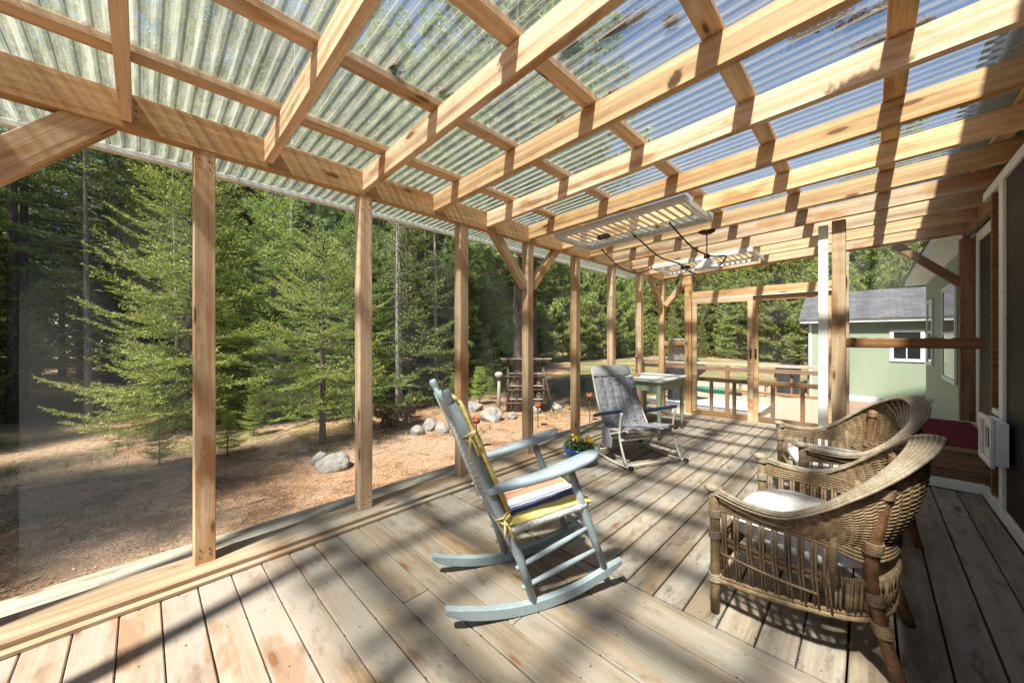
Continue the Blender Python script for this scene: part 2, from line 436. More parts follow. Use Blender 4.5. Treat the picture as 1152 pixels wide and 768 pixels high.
M['pine_warm'] = m_foliage('sunny_pine_needles', (0.20, 0.26, 0.055), (0.27, 0.33, 0.075), (0.42, 0.46, 0.13))  # yellower pine green, sunlight on the far trees put into the colour
M['tip_s'] = m_foliage('spruce_shoot_tips', (0.20, 0.28, 0.055), (0.25, 0.33, 0.07), (0.33, 0.39, 0.10))
M['tip_y'] = m_foliage('young_spruce_shoot_tips', (0.34, 0.43, 0.075), (0.42, 0.50, 0.10), (0.52, 0.57, 0.15))
M['tip_f'] = m_foliage('far_shoot_tips', (0.27, 0.33, 0.07), (0.34, 0.39, 0.09), (0.42, 0.45, 0.12))
M['leaf'] = m_foliage('pansy_leaf', (0.07, 0.14, 0.03), (0.11, 0.19, 0.04), (0.2, 0.26, 0.08))
M['dead_leaf'] = m_foliage('dead_leaf', (0.14, 0.065, 0.028), (0.19, 0.095, 0.045), (0.28, 0.15, 0.08))
M['petal'] = plain('yellow_petal', (0.85, 0.58, 0.03), 0.7, 0.1, 30)
M['petal_violet'] = plain('violet_petal', (0.07, 0.03, 0.17), 0.7, 0.2, 30)

def m_bark(nm='conifer_bark', a=(0.055, 0.042, 0.033), b=(0.20, 0.165, 0.135), lich=0.6):
    g = N(nm)
    p = g.coord('Object')
    n = g.noise(g.vmath('MULTIPLY', p, (9, 9, 2.2)), 2.0, 6, 0.7)
    l = g.noise(p, 3.5, 5, 0.7)
    c = g.ramp(n, [(0.3, a), (0.65, b)])
    c = g.mix(g.mapr(l, 0.55, 0.7, 0, lich), c, (0.36, 0.36, 0.33))
    g.bsdf(c, 0.95, bump=n, bstr=0.9, bdist=0.03, spec=0.1)
    return g.m
M['bark'] = m_bark()
M['bark_pale'] = m_bark('bleached_dead_bark', (0.16, 0.14, 0.12), (0.42, 0.39, 0.35), 0.8)

def m_litter():
    g = N('pine_needle_litter_ground')
    p = g.pos()
    n1 = g.noise(p, 0.55, 4, 0.6); n2 = g.noise(p, 7, 8, 0.72); n3 = g.noise(p, 60, 4, 0.7)
    c = g.ramp(n2, [(0.32, (0.22, 0.12, 0.06)), (0.5, (0.40, 0.24, 0.135)), (0.68, (0.53, 0.36, 0.22))])
    c = g.mix(g.mapr(n1, 0.45, 0.62, 0, 0.7), c, g.mix(n2, (0.33, 0.235, 0.155), (0.52, 0.40, 0.285)))
    c = g.mix(g.mapr(n3, 0.45, 0.62, 0, 0.7), c, (0.12, 0.065, 0.035))
    c = g.mix(g.mapr(g.noise(p, 130, 2), 0.62, 0.7, 0, 0.6), c, (0.6, 0.48, 0.36))
    dk = g.noise(p, 1.6, 6, 0.7)
    c = g.mix(g.mapr(dk, 0.50, 0.62, 0, 0.75), c, (0.15, 0.085, 0.05))
    moss = g.noise(p, 0.8, 5, 0.65)
    # moss and thin grass further into the wood
    sx = g.node('ShaderNodeSeparateXYZ', ins={0: p})
    far = g.mapr(sx.outputs[0], -5.5, -8.0, 0, 1)
    mm = g.math('MULTIPLY', g.mapr(moss, 0.5, 0.62), far)
    c = g.mix(mm, c, g.mix(n2, (0.09, 0.10, 0.03), (0.19, 0.18, 0.06)))
    g.bsdf(c, 0.97, bump=g.math('ADD', n2, g.math('MULTIPLY', n3, 0.5)), bstr=0.9, bdist=0.035, spec=0.08)
    return g.m
M['litter_ground'] = m_litter()
def m_lawn():
    g = N('dry_spring_lawn')
    p = g.pos()
    n1 = g.noise(p, 0.35, 5, 0.65); n2 = g.noise(p, 18, 6, 0.7)
    c = g.ramp(n1, [(0.35, (0.12, 0.135, 0.05)), (0.5, (0.20, 0.19, 0.085)), (0.65, (0.31, 0.26, 0.15))])
    c = g.mix(g.mapr(n2, 0.4, 0.65, 0, 0.5), c, (0.08, 0.08, 0.03))
    g.bsdf(c, 0.97, bump=n2, bstr=0.9, bdist=0.04, spec=0.05)
    return g.m
M['lawn'] = m_lawn()
def m_gravel():
    g = N('sandy_gravel')
    p = g.pos()
    n1 = g.noise(p, 0.7, 4, 0.6); n2 = g.noise(p, 45, 5, 0.7)
    c = g.mix(n1, (0.34, 0.28, 0.205), (0.42, 0.355, 0.275))
    c = g.mix(g.mapr(n2, 0.42, 0.6, 0, 0.45), c, (0.27, 0.215, 0.16))
    g.bsdf(c, 0.95, bump=n2, bstr=0.7, bdist=0.02, spec=0.08)
    return g.m
M['gravel'] = m_gravel()
def m_rock():
    g = N('granite_boulder')
    p = g.coord('Object')
    n = g.noise(p, 5, 7, 0.7); f = g.noise(p, 40, 4, 0.7)
    c = g.ramp(n, [(0.3, (0.15, 0.145, 0.13)), (0.62, (0.36, 0.345, 0.32))])
    c = g.mix(g.mapr(f, 0.55, 0.7, 0, 0.6), c, (0.15, 0.14, 0.12))
    c = g.mix(g.mapr(g.noise(p, 2.2, 4), 0.58, 0.7, 0, 0.4), c, (0.24, 0.25, 0.15))
    g.bsdf(c, 0.9, bump=g.math('ADD', n, g.math('MULTIPLY', f, 0.4)), bstr=0.8, bdist=0.04, spec=0.2)
    return g.m
M['rock'] = m_rock()
def m_siding():
    g = N('sage_green_siding')
    p = g.coord('Object')
    n = g.noise(p, 2.0, 4, 0.6)
    c = g.mix(n, (0.265, 0.335, 0.235), (0.305, 0.375, 0.265))
    g.bsdf(c, 0.6, spec=0.3)
    return g.m
M['siding'] = m_siding()
def m_shingle():
    g = N('grey_asphalt_shingles')
    p = g.coord('Object')
    b = g.node('ShaderNodeTexBrick', ins={'Vector': p, 'Color1': (0.075, 0.078, 0.085, 1), 'Color2': (0.13, 0.133, 0.14, 1), 'Mortar': (0.06, 0.06, 0.065, 1), 'Scale': 1.0, 'Mortar Size': 0.012, 'Brick Width': 0.32, 'Row Height': 0.16, 'Bias': -0.1}, offset=0.5)
    n = g.noise(p, 30, 4, 0.7)
    c = g.mix(g.mapr(n, 0.4, 0.65, 0, 0.35), b.outputs['Color'], (0.17, 0.17, 0.18))
    g.bsdf(c, 0.95, bump=n, bstr=0.5, bdist=0.01, spec=0.15)
    return g.m
M['shingle'] = m_shingle()

# ------------------------------------------------------------------ ground
def sstep(a, b, x):
    t = min(1, max(0, (x-a)/(b-a))); return t*t*(3-2*t)
def gz(x, y):
    base = -0.42 - 0.36*sstep(6, 16, y)*sstep(-9, -2, x) - 0.05*sstep(8, 30, y)
    bump = 0.05*mnoise.noise((x*0.5, y*0.5, 3.3)) + 0.018*mnoise.noise((x*2.1, y*2.1, 7.7))
    k = sstep(-2.9, -4.0, x) if x > -4 else 1
    far = sstep(10, 60, abs(x)+abs(y)*0.6)
    return base + bump*(k if y < 6.5 else 1)*(1-0.5*far)

def sheet(name, xs, ys, mat, dz, inside=None):
    m = MB(); idx = {}
    vs = []; fs = []
    for j, y in enumerate(ys):
        for i, x in enumerate(xs):
            vs.append((x, y, gz(x, y)+dz))
    nx = len(xs)
    for j in range(len(ys)-1):
        for i in range(nx-1):
            cx, cy = (xs[i]+xs[i+1])/2, (ys[j]+ys[j+1])/2
            if inside is None or inside(cx, cy):
                fs.append((j*nx+i, j*nx+i+1, (j+1)*nx+i+1, (j+1)*nx+i))
    used = sorted({i for f in fs for i in f}); mp = {a: b for b, a in enumerate(used)}
    m.add([vs[i] for i in used], [tuple(mp[i] for i in f) for f in fs], True)
    return tag(m.build(name, mat), kind='structure')
def axis_pts(fine0, fine1, step, lim):
    a = list(np.arange(fine0, fine1, step)); s = step; x = a[-1]
    while x < lim: s *= 1.25; x += s; a.append(x)
    s = step; x = a[0]
    while x > -lim: s *= 1.25; x -= s; a.insert(0, x)
    return [float(q) for q in a]
sheet('ground', axis_pts(-12, 3, 0.16, 900), axis_pts(-4, 16, 0.2, 900), M['litter_ground'], 0)
def in_lawn(x, y):
    w = 0.7*mnoise.noise((x*0.4, y*0.4, 1.0))
    left = -6.6 - 0.62*(y-8) if y < 22 else -15.3
    return y > 8.6+w + max(0, (-x-5)*0.25) and y < 35+w and x > max(left, -18)+w and x < 24
sheet('lawn', list(np.arange(-19, 25, 0.25)), list(np.arange(8, 36.5, 0.25)), M['lawn'], 0.006, in_lawn)
def in_gravel(x, y):
    w = 0.35*mnoise.noise((x*0.8, y*0.8, 5.0))
    return x > -4.6+w-0.12*(y-10) and x < 14 and 6.9 < y < 19.5+w*2+0.3*x
sheet('gravel_drive', list(np.arange(-8, 14, 0.16)), list(np.arange(6.8, 26, 0.16)), M['gravel'], 0.014, in_gravel)

def m_path():
    g = N('mossy_path')
    p = g.pos()
    n1 = g.noise(p, 1.1, 5, 0.65); n2 = g.noise(p, 14, 6, 0.7)
    c = g.ramp(n2, [(0.35, (0.17, 0.11, 0.065)), (0.65, (0.40, 0.30, 0.20))])
    c = g.mix(g.mapr(n1, 0.5, 0.62, 0, 0.8), c, (0.17, 0.18, 0.07))
    g.bsdf(c, 0.97, bump=n2, bstr=0.8, bdist=0.03, spec=0.05)
    return g.m
sheet('path', list(np.arange(-27, -6.5, 0.2)), list(np.arange(-4.2, 0.6, 0.14)), m_path(), 0.008, lambda x, y: abs(y-0.107*x+0.15*mnoise.noise((x*.5, 3, 1))) < 0.62+0.2*mnoise.noise((x*.8, y, 4)))

def ribbon_stuff(name, n, region, mat, size, label_kind='stuff'):
    """loose needles, twigs and leaves lying on the ground: nobody could count them"""
    m = MB(); k = 0
    while k < n:
        x = random.uniform(*region[0]); y = random.uniform(*region[1])
        if x > -3.0: continue
        k += 1
        z = gz(x, y)+0.004; a = random.uniform(0, 6.28); L = size*random.uniform(0.5, 1.6); w = L*random.uniform(0.12, 0.4)
        d = V((math.cos(a), math.sin(a), random.uniform(-0.1, 0.35))); s = V((-math.sin(a), math.cos(a), random.uniform(-0.5, 0.5)))
        p = V((x, y, z+random.uniform(0, 0.012)))
        m.add([p-d*L/2, p+s*w/2, p+d*L/2, p-s*w/2], [(0, 1, 2, 3)])
    return tag(m.build(name, mat), kind='stuff')
M['litter_light'] = plain('straw_needles', (0.44, 0.30, 0.19), 0.9, 0.35, 3)
ribbon_stuff('needle_litter', 26000, ((-8, -3.0), (-1.5, 7.5)), M['litter_light'], 0.026)
def twig_stuff(n):
    m = MB()
    for i in range(n):
        x = random.uniform(-9, -3.2); y = random.uniform(-1.5, 8); a = random.uniform(0, 6.28); L = random.uniform(.06, .45)
        d = V((math.cos(a), math.sin(a), 0)); p = V((x, y, 0)); pts = [p, p+d*L*.5+V((random.gauss(0, .02), random.gauss(0, .02), 0)), p+d*L]
        m.tube([V((q.x, q.y, gz(q.x, q.y)+.008)) for q in pts], [.0035, .003, .0015], 4)
    return tag(m.build('fallen_twigs', M['bark']), kind='stuff')
def tuft_stuff(n):
    m = MB()
    for i in range(n):
        x = random.uniform(-11, -4.6); y = random.uniform(-2, 9)
        if mnoise.noise((x*.7, y*.7, 8.0)) < 0.12: continue
        for k in range(14):
            p = V((x+random.gauss(0, .035), y+random.gauss(0, .035), 0)); p.z = gz(p.x, p.y)
            a = random.uniform(0, 6.28); h = random.uniform(.03, .10); s_ = V((math.cos(a), math.sin(a), 0))*.003; e = V((random.gauss(0, .03), random.gauss(0, .03), h))
            m.add([p-s_, p+s_, p+e], [(0, 1, 2)])
    return tag(m.build('grass_tufts', M['leaf']), kind='stuff')
ribbon_stuff('fallen_leaves', 1500, ((-8.5, -3.2), (-1.5, 7.5)), M['dead_leaf'], 0.034)

# ------------------------------------------------------------------ conifers (real needles, spread through the crown)
def mesh_tris(name, P, mat, mat2=None, n2=0):
    """P: (n,3,3) triangle corners"""
    n = len(P)
    me = bpy.data.meshes.new(name)
    me.vertices.add(n*3); me.loops.add(n*3); me.polygons.add(n)
    me.vertices.foreach_set('co', P.reshape(-1).astype(np.float32))
    me.loops.foreach_set('vertex_index', np.arange(n*3, dtype=np.int32))
    me.polygons.foreach_set('loop_start', np.arange(0, n*3, 3, dtype=np.int32))
    me.update(); me.validate()
    me.materials.append(mat)
    if mat2:
        me.materials.append(mat2)
        mi = np.zeros(n, dtype=np.int32); mi[n-n2:] = 1
        me.polygons.foreach_set('material_index', mi)
    return me

def needles(tw, spacing, nlen, nwid, spread=0.9, rs=None, flat=0.75):
    """tw: (n,7): p0 xyz, dir*len xyz, weight -> needle triangles along the twigs"""
    rs = rs or rng
    tw = np.asarray(tw, dtype=np.float64)
    p0 = tw[:, :3]; d = tw[:, 3:6]; L = np.linalg.norm(d, axis=1) + 1e-9
    cnt = np.maximum(3, (L/spacing)).astype(int)
    idx = np.repeat(np.arange(len(tw)), cnt)
    t = rs.random(len(idx))
    base = p0[idx] + d[idx]*t[:, None]
    ax = d[idx]/L[idx][:, None]
    rnd = rs.normal(size=(len(idx), 3)); rnd[:, 2] *= flat
    perp = rnd - ax*np.sum(rnd*ax, axis=1, keepdims=True)
    perp /= np.linalg.norm(perp, axis=1, keepdims=True)+1e-9
    nd = ax*(1-spread*0.5) + perp*spread
    nd /= np.linalg.norm(nd, axis=1, keepdims=True)
    ln = nlen*rs.uniform(0.65, 1.2, len(idx))
    wv = np.cross(nd, rs.normal(size=(len(idx), 3))); wv /= np.linalg.norm(wv, axis=1, keepdims=True)+1e-9
    P = np.empty((len(idx), 3, 3))
    P[:, 0] = base + wv*nwid*0.5
    P[:, 1] = base - wv*nwid*0.5
    P[:, 2] = base + nd*ln[:, None]
    return P

def trunk_mb(H, r0, rs, bare=0.0, twigs=0, lean=0.02):
    m = MB(); n = 12
    ph = rs.uniform(0, 6, 2)
    pts = [(lean*H*0.3*math.sin(ph[0]+1.3*i/n), lean*H*0.3*math.sin(ph[1]+1.1*i/n), H*i/n) for i in range(n+1)]
    o = pts[0]; pts = [(p[0]-o[0], p[1]-o[1], p[2]) for p in pts]
    pts[0] = (0, 0, -0.25)
    rad = [r0*(1-0.93*(i/n))*(1.25 if i == 0 else 1) for i in range(n+1)]
    m.tube(pts, rad, 9)
    for k in range(twigs):
        z = rs.uniform(0.3, max(0.5, bare)); a = rs.uniform(0, 6.28); L = rs.uniform(0.25, 0.9)
        p = V((0, 0, z)); q = p + V((math.cos(a)*L, math.sin(a)*L, rs.uniform(-0.25, 0.12)))
        m.tube([p, (p+q)/2+V((0, 0, 0.03)), q], [0.009, 0.006, 0.002], 4)
    return m, pts

def make_spruce(kind, mat, seed, H, Rr, z0, r0, spacing=0.03, nlen=0.035, nwid=0.008, whorl=0.27, dens=1.0, twstep=0.10, bare_twigs=20):
    rs = np.random.default_rng(seed)
    tm, pts = trunk_mb(H, r0, rs, z0, bare_twigs)
    tw = []; tips = []
    z = z0
    while z < H-0.06:
        f = (z-z0)/(H-z0)
        nb = max(3, int(rs.integers(4, 7)*dens*(1 if f < 0.85 else 0.7)))
        a0 = rs.uniform(0, 6.28)
        for b in range(nb):
            a = a0 + 6.283*b/nb + rs.normal()*0.22
            zz = z + rs.uniform(-0.28, 0.28)*whorl
            L = (Rr*(1-f)**0.85 + 0.10)*rs.uniform(0.62, 1.15)
            if f < 0.12: L *= 0.55+3.5*f
            if L < 0.08: continue
            ca, sa = math.cos(a), math.sin(a)
            rise = (-0.15 + 0.75*f)*L + rs.normal()*0.05*L
            sag = 0.18*L*(1-f)
            def bp(s):
                return np.array((ca*L*s, sa*L*s, zz + rise*s - sag*math.sin(math.pi*s*0.85)*0.9 + 0.12*L*s**3))
            q = [bp(s) for s in (0, 0.35, 0.7, 1.0)]
            tm.tube([V(x) for x in q], [0.004+0.012*L/1.5, 0.003+0.007*L/1.5, 0.004, 0.0018], 4)
            ns = max(2, int(L/twstep))
            for i in range(ns):
                s = 0.12 + 0.88*(i+rs.random())/ns
                p = bp(s); e = bp(min(1, s+0.03))-bp(s-0.03); e /= np.linalg.norm(e)
                side = np.cross(e, (0, 0, 1.0)); side /= np.linalg.norm(side)
                for sg in (-1, 1):
                    l2 = (0.16+0.42*L*(1-s)*0.75)*rs.uniform(0.6, 1.15)
                    dv = e*rs.uniform(0.6, 0.95) + side*sg*rs.uniform(0.6, 1.0) + np.array((0, 0, rs.normal()*0.09-0.03))
                    dv /= np.linalg.norm(dv)
                    tw.append((*p, *(dv*l2*0.72), 1)); pe = p+dv*l2*0.66; tips.append((*pe, *((dv+np.array((0, 0, .12)))*l2*0.42), 1))
                    if l2 > 0.22:
                        for h in range(int(l2/0.11)):
                            u = rs.uniform(0.25, 0.95); pp = p + dv*l2*u
                            s2 = np.cross(dv, (0, 0, 1.0)); s2 /= np.linalg.norm(s2)+1e-9
                            d3 = dv*0.8 + s2*rs.choice((-1, 1))*rs.uniform(0.5, 0.9) + np.array((0, 0, rs.normal()*0.08))
                            d3 /= np.linalg.norm(d3)
                            tw.append((*pp, *(d3*l2*0.5*(1-u*0.5)), 1))
            p = bp(0.8); tips.append((*p, *((bp(1.0)-p)*1.25), 1))
        z += whorl*rs.uniform(0.7, 1.25)*(1-0.35*f)
    tw.append((0, 0, H-0.35, 0, 0, 0.40, 1))
    P = needles(tw, spacing, nlen, nwid, 0.85, rs, 0.5); P2 = needles(tips, spacing*0.8, nlen*0.85, nwid, 0.75, rs, 0.6)
    t = bpy.data.objects.new('trunk', tm.mesh('trunk')); t.data.materials.append(M['bark'])
    c = bpy.data.objects.new('crown', mesh_tris('crown', np.concatenate((P, P2)), mat, M['tip_'+kind], len(P2)))
    return t, c

def make_pine(mat, seed, H, Rr, z0, r0, nlen=0.12, nwid=0.011, tuft=26, whorl=0.5, nb0=5):
    rs = np.random.default_rng(seed)
    tm, pts = trunk_mb(H, r0, rs, z0, 14)
    tips = []
    z = z0
    while z < H-0.1:
        f = (z-z0)/(H-z0)
        a0 = rs.uniform(0, 6.28); nb = int(rs.integers(nb0-1, nb0+2))
        for b in range(nb):
            a = a0 + 6.283*b/nb + rs.normal()*0.3
            L = Rr*(0.35+0.65*math.sin(min(1, 0.25+f*0.9)*math.pi*0.72+0.5))*(1-0.75*f**2)*rs.uniform(0.6, 1.15)
            if f < 0.1: L *= 0.7
            ca, sa = math.cos(a), math.sin(a); zz = z+rs.normal()*0.08
            up = (0.05+0.45*f)*L + rs.normal()*0.08*L
            def bp(s): return np.array((ca*L*s, sa*L*s, zz+up*s*s-0.08*L*math.sin(math.pi*s)))
            tm.tube([V(bp(s)) for s in (0, 0.4, 0.75, 1.0)], [0.012+0.012*L, 0.008+0.007*L, 0.008, 0.004], 4)
            ns = max(3, int(L/0.16))
            for i in range(ns):
                s = 0.28+0.72*(i+rs.random())/ns
                p = bp(s); e = bp(min(1, s+0.03))-bp(s-0.03); e /= np.linalg.norm(e)
                side = np.cross(e, (0, 0, 1.0)); side /= np.linalg.norm(side)
                for sg in (-1, 1):
                    l2 = rs.uniform(0.12, 0.28)+0.36*L*(1-s)*rs.random()
                    dv = e*0.8+side*sg*rs.uniform(0.4, 1.1)+np.array((0, 0, rs.uniform(0.0, 0.5))); dv /= np.linalg.norm(dv)
                    nt = max(1, int(l2/0.13))
                    for h in range(nt):
                        pp = p+dv*l2*(h+1)/nt + rs.normal(size=3)*0.02
                        tips.append((*pp, *(dv*0.07), 1))
                tips.append((*bp(1.0), *(e*0.08), 1))
        z += whorl*rs.uniform(0.7, 1.3)*(1-0.3*f)
    P = needles(tips, 0.075/tuft, nlen, nwid, 0.95, rs)
    t = bpy.data.objects.new('trunk', tm.mesh('trunk')); t.data.materials.append(M['bark'])
    c = bpy.data.objects.new('crown', mesh_tris('crown', P, mat))
    return t, c

PROTO = {}
PROTO['young'] = make_spruce('y', M['spruce_young'], 21, 3.4, 1.15, 0.85, 0.05, 0.0075, 0.030, 0.0085, 0.26, 1.45, 0.06, 14)
PROTO['spruce_mid'] = make_spruce('y', M['spruce_young'], 5, 6.2, 1.85, 0.15, 0.075, 0.0135, 0.042, 0.0125, 0.33, 1.6, 0.09, 4)
PROTO['spruce_low'] = make_spruce('s', M['spruce'], 8, 4.6, 1.65, 0.10, 0.065, 0.018, 0.042, 0.0125, 0.32, 1.5, 0.09, 4)
PROTO['spruce_tall'] = make_spruce('s', M['spruce'], 13, 13.0, 2.4, 0.7, 0.12, 0.036, 0.075, 0.026, 0.46, 1.5, 0.15, 40)
PROTO['spruce_bare'] = make_spruce('s', M['spruce'], 17, 14.0, 2.0, 3.2, 0.11, 0.038, 0.075, 0.026, 0.46, 1.3, 0.15, 80)
PROTO['pine'] = make_pine(M['pine'], 31, 10.5, 2.6, 1.0, 0.11, 0.13, 0.013, 30, 0.42, 6)
PROTO['pine_tall'] = make_pine(M['pine'], 37, 14.0, 2.8, 3.2, 0.12, 0.14, 0.017, 28, 0.45, 6)
PROTO['pine_far'] = make_pine(M['pine_warm'], 41, 10.5, 2.7, 0.4, 0.13, 0.20, 0.034, 15, 0.45, 6)
PROTO['spruce_far'] = make_spruce('f', M['pine_warm'], 43, 10.0, 2.2, 0.3, 0.12, 0.06, 0.11, 0.036, 0.40, 1.3, 0.2, 0)
def make_dead(seed, H, r0):
    rs = np.random.default_rng(seed)
    tm, pts = trunk_mb(H, r0, rs, H*.92, 90, .05)
    bm_ = tm
    for k in range(60):
        z = rs.uniform(.8, H*.97); a = rs.uniform(0, 6.28); L = rs.uniform(.2, .8)*(1.2-z/H)
        p = V((math.cos(a)*L*.5, math.sin(a)*L*.5, z)); bm_.tube([(0, 0, z-.05), p], [.006, .003], 4); 
        for h in range(3):
            q = p+V((rs.normal()*.15, rs.normal()*.15, rs.normal()*.08)); bm_.tube([p, q], [.003, .001], 3)
    t = bpy.data.objects.new('trunk', tm.mesh('trunk')); t.data.materials.append(M['bark_pale'])
    return t, None
PROTO['dead'] = make_dead(51, 9.0, 0.085)


TREEG = 'conifers of the wood round the yard'
TREE_N = 0
def tree(kind, x, y, s=1.0, rz=None, label=None, name=None, group=TREEG, sxy=1.0, cat='tree'):
    t, c = PROTO[kind]
    r = empty(name or ('pine_tree' if 'pine' in kind else 'spruce_tree'), (x, y, gz(x, y)-0.02), random.uniform(0, 6.28) if rz is None else rz, label, cat, group)
    r.scale = (s*sxy, s*sxy, s)
    for q in (t, c):
        if q is None: continue
        k = q.copy(); COL.objects.link(k); k.parent = r
    return r

# trees one can pick out
tree('young', -6.16, 2.0, 1.0, 0.6, 'young bright green spruce with bare lower trunk behind the pale boulder pair', group=None)
tree('spruce_mid', -9.1, 0.62, 1.0, 1.0, 'broad sunlit spruce with branches to the ground behind the first large post', group=None)
tree('spruce_mid', -9.0, 1.95, 0.85, 2.6, 'slim sunlit spruce between the broad spruce and the young bare stemmed spruce', group=None)
tree('spruce_low', -8.2, 3.4, 1.0, 4.0, 'bushy spruce right behind the second large post from the left', group=None)
tree('pine', -10.3, 3.0, 0.72, 0.3, 'tall soft needled pale pine rising above the young spruce', group=None)
tree('spruce_low', -8.3, 4.7, 1.15, 1.9, 'low spruce with twiggy skirts left of the boulder heap', group=None)
tree('pine_tall', -5.75, 6.02, 1.0, 2.2, 'tall pine with thick grey bare trunk rising beside the rustic log shelter', group=None)
tree('pine', -9.6, 6.0, 0.95, 1.2, 'full soft pine behind the rocking chair, left of the log shelter', group=None)
tree('pine_tall', -6.9, 7.9, 0.95, 5.0, 'darker tall pine trunk just right of and behind the log shelter', group=None)

kinds_lab = {
 'spruce_tall': 'tall dark spruce standing in the crowded wood left of the porch',
 'spruce_bare': 'tall spruce with long bare trunk and dead twigs in the dark wood',
 'pine': 'mid height soft needled pine growing inside the wood',
 'pine_tall': 'high crowned pine with bare trunk deeper in the wood',
 'spruce_low': 'low dark bushy spruce filling the wood edge',
 'spruce_mid': 'half grown green spruce inside the wood',
 'pine_far': 'sunlit yellow green pine along the far edge of the lawn',
 'spruce_far': 'sunlit yellow green spruce along the far edge of the lawn'}
pts_used = [(-6.16, 2.0), (-8.3, .42), (-8.9, 1.75), (-8.2, 3.4), (-10.4, 3.0), (-8.3, 4.7), (-5.75, 6.0), (-9.6, 6.0), (-6.9, 7.9)]
def try_tree(kind, x, y, dmin, s):
    for a, b in pts_used:
        if (a-x)**2+(b-y)**2 < dmin*dmin: return False
    pts_used.append((x, y)); tree(kind, x, y, s, None, kinds_lab[kind]); return True
# trees that shade the left of the yard (they stand left of the frame)
for x, y, k, s in ((-4.6, -5.2, 'pine_tall', 0.85), (-4.9, -5.9, 'spruce_tall', .86), (-6.5, -6.7, 'spruce_tall', .85), (-8.4, -6.6, 'spruce_tall', .8), (-5.6, -9.0, 'pine_tall', 0.9), (-10.6, -4.6, 'spruce_tall', 0.9),
                   (-10.2, -7.4, 'spruce_tall', 1.0), (-12.8, -4.0, 'spruce_tall', 1.0), (-8.0, -8.6, 'spruce_tall', 1.0), (-12.5, -6.4, 'pine_tall', 1.0),
                   (-15.2, -4.4, 'spruce_tall', 1.1), (-9.3, -3.4, 'spruce_low', 1.0), (-11.6, -3.6, 'spruce_low', 1.2), (-13.8, -4.0, 'spruce_tall', 0.9)):
    pts_used.append((x, y)); tree(k, x, y, s, None, kinds_lab[k])
# dark crowded wood either side of the path at the left
for x, y, k, s in ((-10.8, 0.7, 'spruce_low', 1.0), (-12.6, 0.6, 'spruce_tall', 0.8), (-11.6, 1.2, 'spruce_low', 1.25), (-13.4, -0.4, 'spruce_bare', 0.9),
                   (-14.6, 0.9, 'spruce_tall', 0.9), (-15.6, -0.7, 'spruce_bare', 1.0), (-16.8, -4.6, 'spruce_tall', 1.0), (-17.0, 0.6, 'spruce_low', 1.3),
                   (-18.8, 0.9, 'spruce_tall', 1.0), (-19.6, -5.0, 'spruce_tall', 1.0), (-21.0, -1.6, 'pine_tall', 1.0), (-11.9, -1.75, 'spruce_bare', 0.85), (-14.4, -2.0, 'spruce_bare', 0.9),
                   (-23.6, -2.3, 'spruce_tall', .9), (-25.6, -3.2, 'spruce_tall', 1.0), (-24.4, -4.2, 'spruce_tall', .9), (-22.6, -3.9, 'spruce_low', 1.3), (-20.4, -0.9, 'spruce_low', 1.2), (-15.4, -3.5, 'spruce_low', 1.2), (-12.6, -3.2, 'spruce_low', .9)):
    pts_used.append((x, y)); tree(k, x, y, s, None, kinds_lab[k])
# high trees rising behind the sunlit spruces
for x, y, k, s in ((-13.2, 1.5, 'spruce_tall', 1.2), (-13.6, 4.5, 'spruce_tall', 1.2), (-15.0, 2.8, 'spruce_tall', 1.3), (-12.2, 8.4, 'pine', 1.15),
                   (-13.4, 6.8, 'pine', 1.35), (-15.2, 5.6, 'spruce_tall', 1.3), (-12.8, 10.6, 'pine', 1.3), (-15.6, 0.9, 'spruce_tall', 1.2),
                   (-10.8, 4.6, 'pine', .62), (-10.6, 7.4, 'pine', .75), (-8.9, 7.3, 'spruce_mid', .7), (-10.2, 9.4, 'spruce_mid', .9)):
    pts_used.append((x, y)); tree(k, x, y, s, None, kinds_lab[k])
for x, y, s, lab in ((-9.4, 2.35, 1.0, 'pale grey dead trunk with bare twigs above the young spruce'), (-7.6, 4.05, .7, 'thin pale dead trunk with twigs between the second and third large post'),
                     (-8.0, 4.35, .62, 'second thin pale dead trunk beside the first, left of the rocking chair'), (-11.2, -0.75, .8, 'grey dead stem standing at the edge of the path in the dark wood'),
                     (-10.4, .55, .6, 'pale slanting dead stem beside the broad sunlit spruce'), (-8.4, 5.6, .8, 'grey dead stem behind the boulder heap')):
    pts_used.append((x, y)); tree('dead', x, y, s, None, lab, 'dead_tree', None)
# the wood left of the yard
random.seed(19)
n = 0; tries = 0
while n < 104 and tries < 9000:
    tries += 1
    y = random.uniform(-7, 24); edge = -12.3 - max(0, y-9)*0.5
    x = edge - abs(random.gauss(0, 1))*7 - random.random()*0.6
    if x < -30: continue
    if abs(y-0.107*x) < 2.1: continue          # the path stays open
    k = random.choices(('spruce_tall', 'spruce_bare', 'pine', 'pine_tall', 'spruce_low', 'spruce_mid'), (5, 2, 4, 2, 3, 2))[0]
    if y < 1 and k in ('pine', 'spruce_mid'): k = 'spruce_tall'
    if try_tree(k, x, y, 1.25 if x > -16 else 1.8, random.uniform(0.8, 1.2)): n += 1
# the wood across the lawn
for i in range(96):
    if i < 34: x = random.uniform(-20, 14); y = 36.3 + abs(random.gauss(0, 1.2))
    elif i < 54: x = -16.5 - random.random()*3.5; y = random.uniform(17, 36)
    else: x = random.uniform(-22, 18); y = 38.5 + random.random()*7
    k = random.choice(('pine_far', 'pine_far', 'spruce_far'))
    try_tree(k, x, y, 1.3, random.uniform(0.8, 1.15)*(1.35 if i >= 54 else 1)*(1.25 if x > -4 else 1))
random.seed(23)
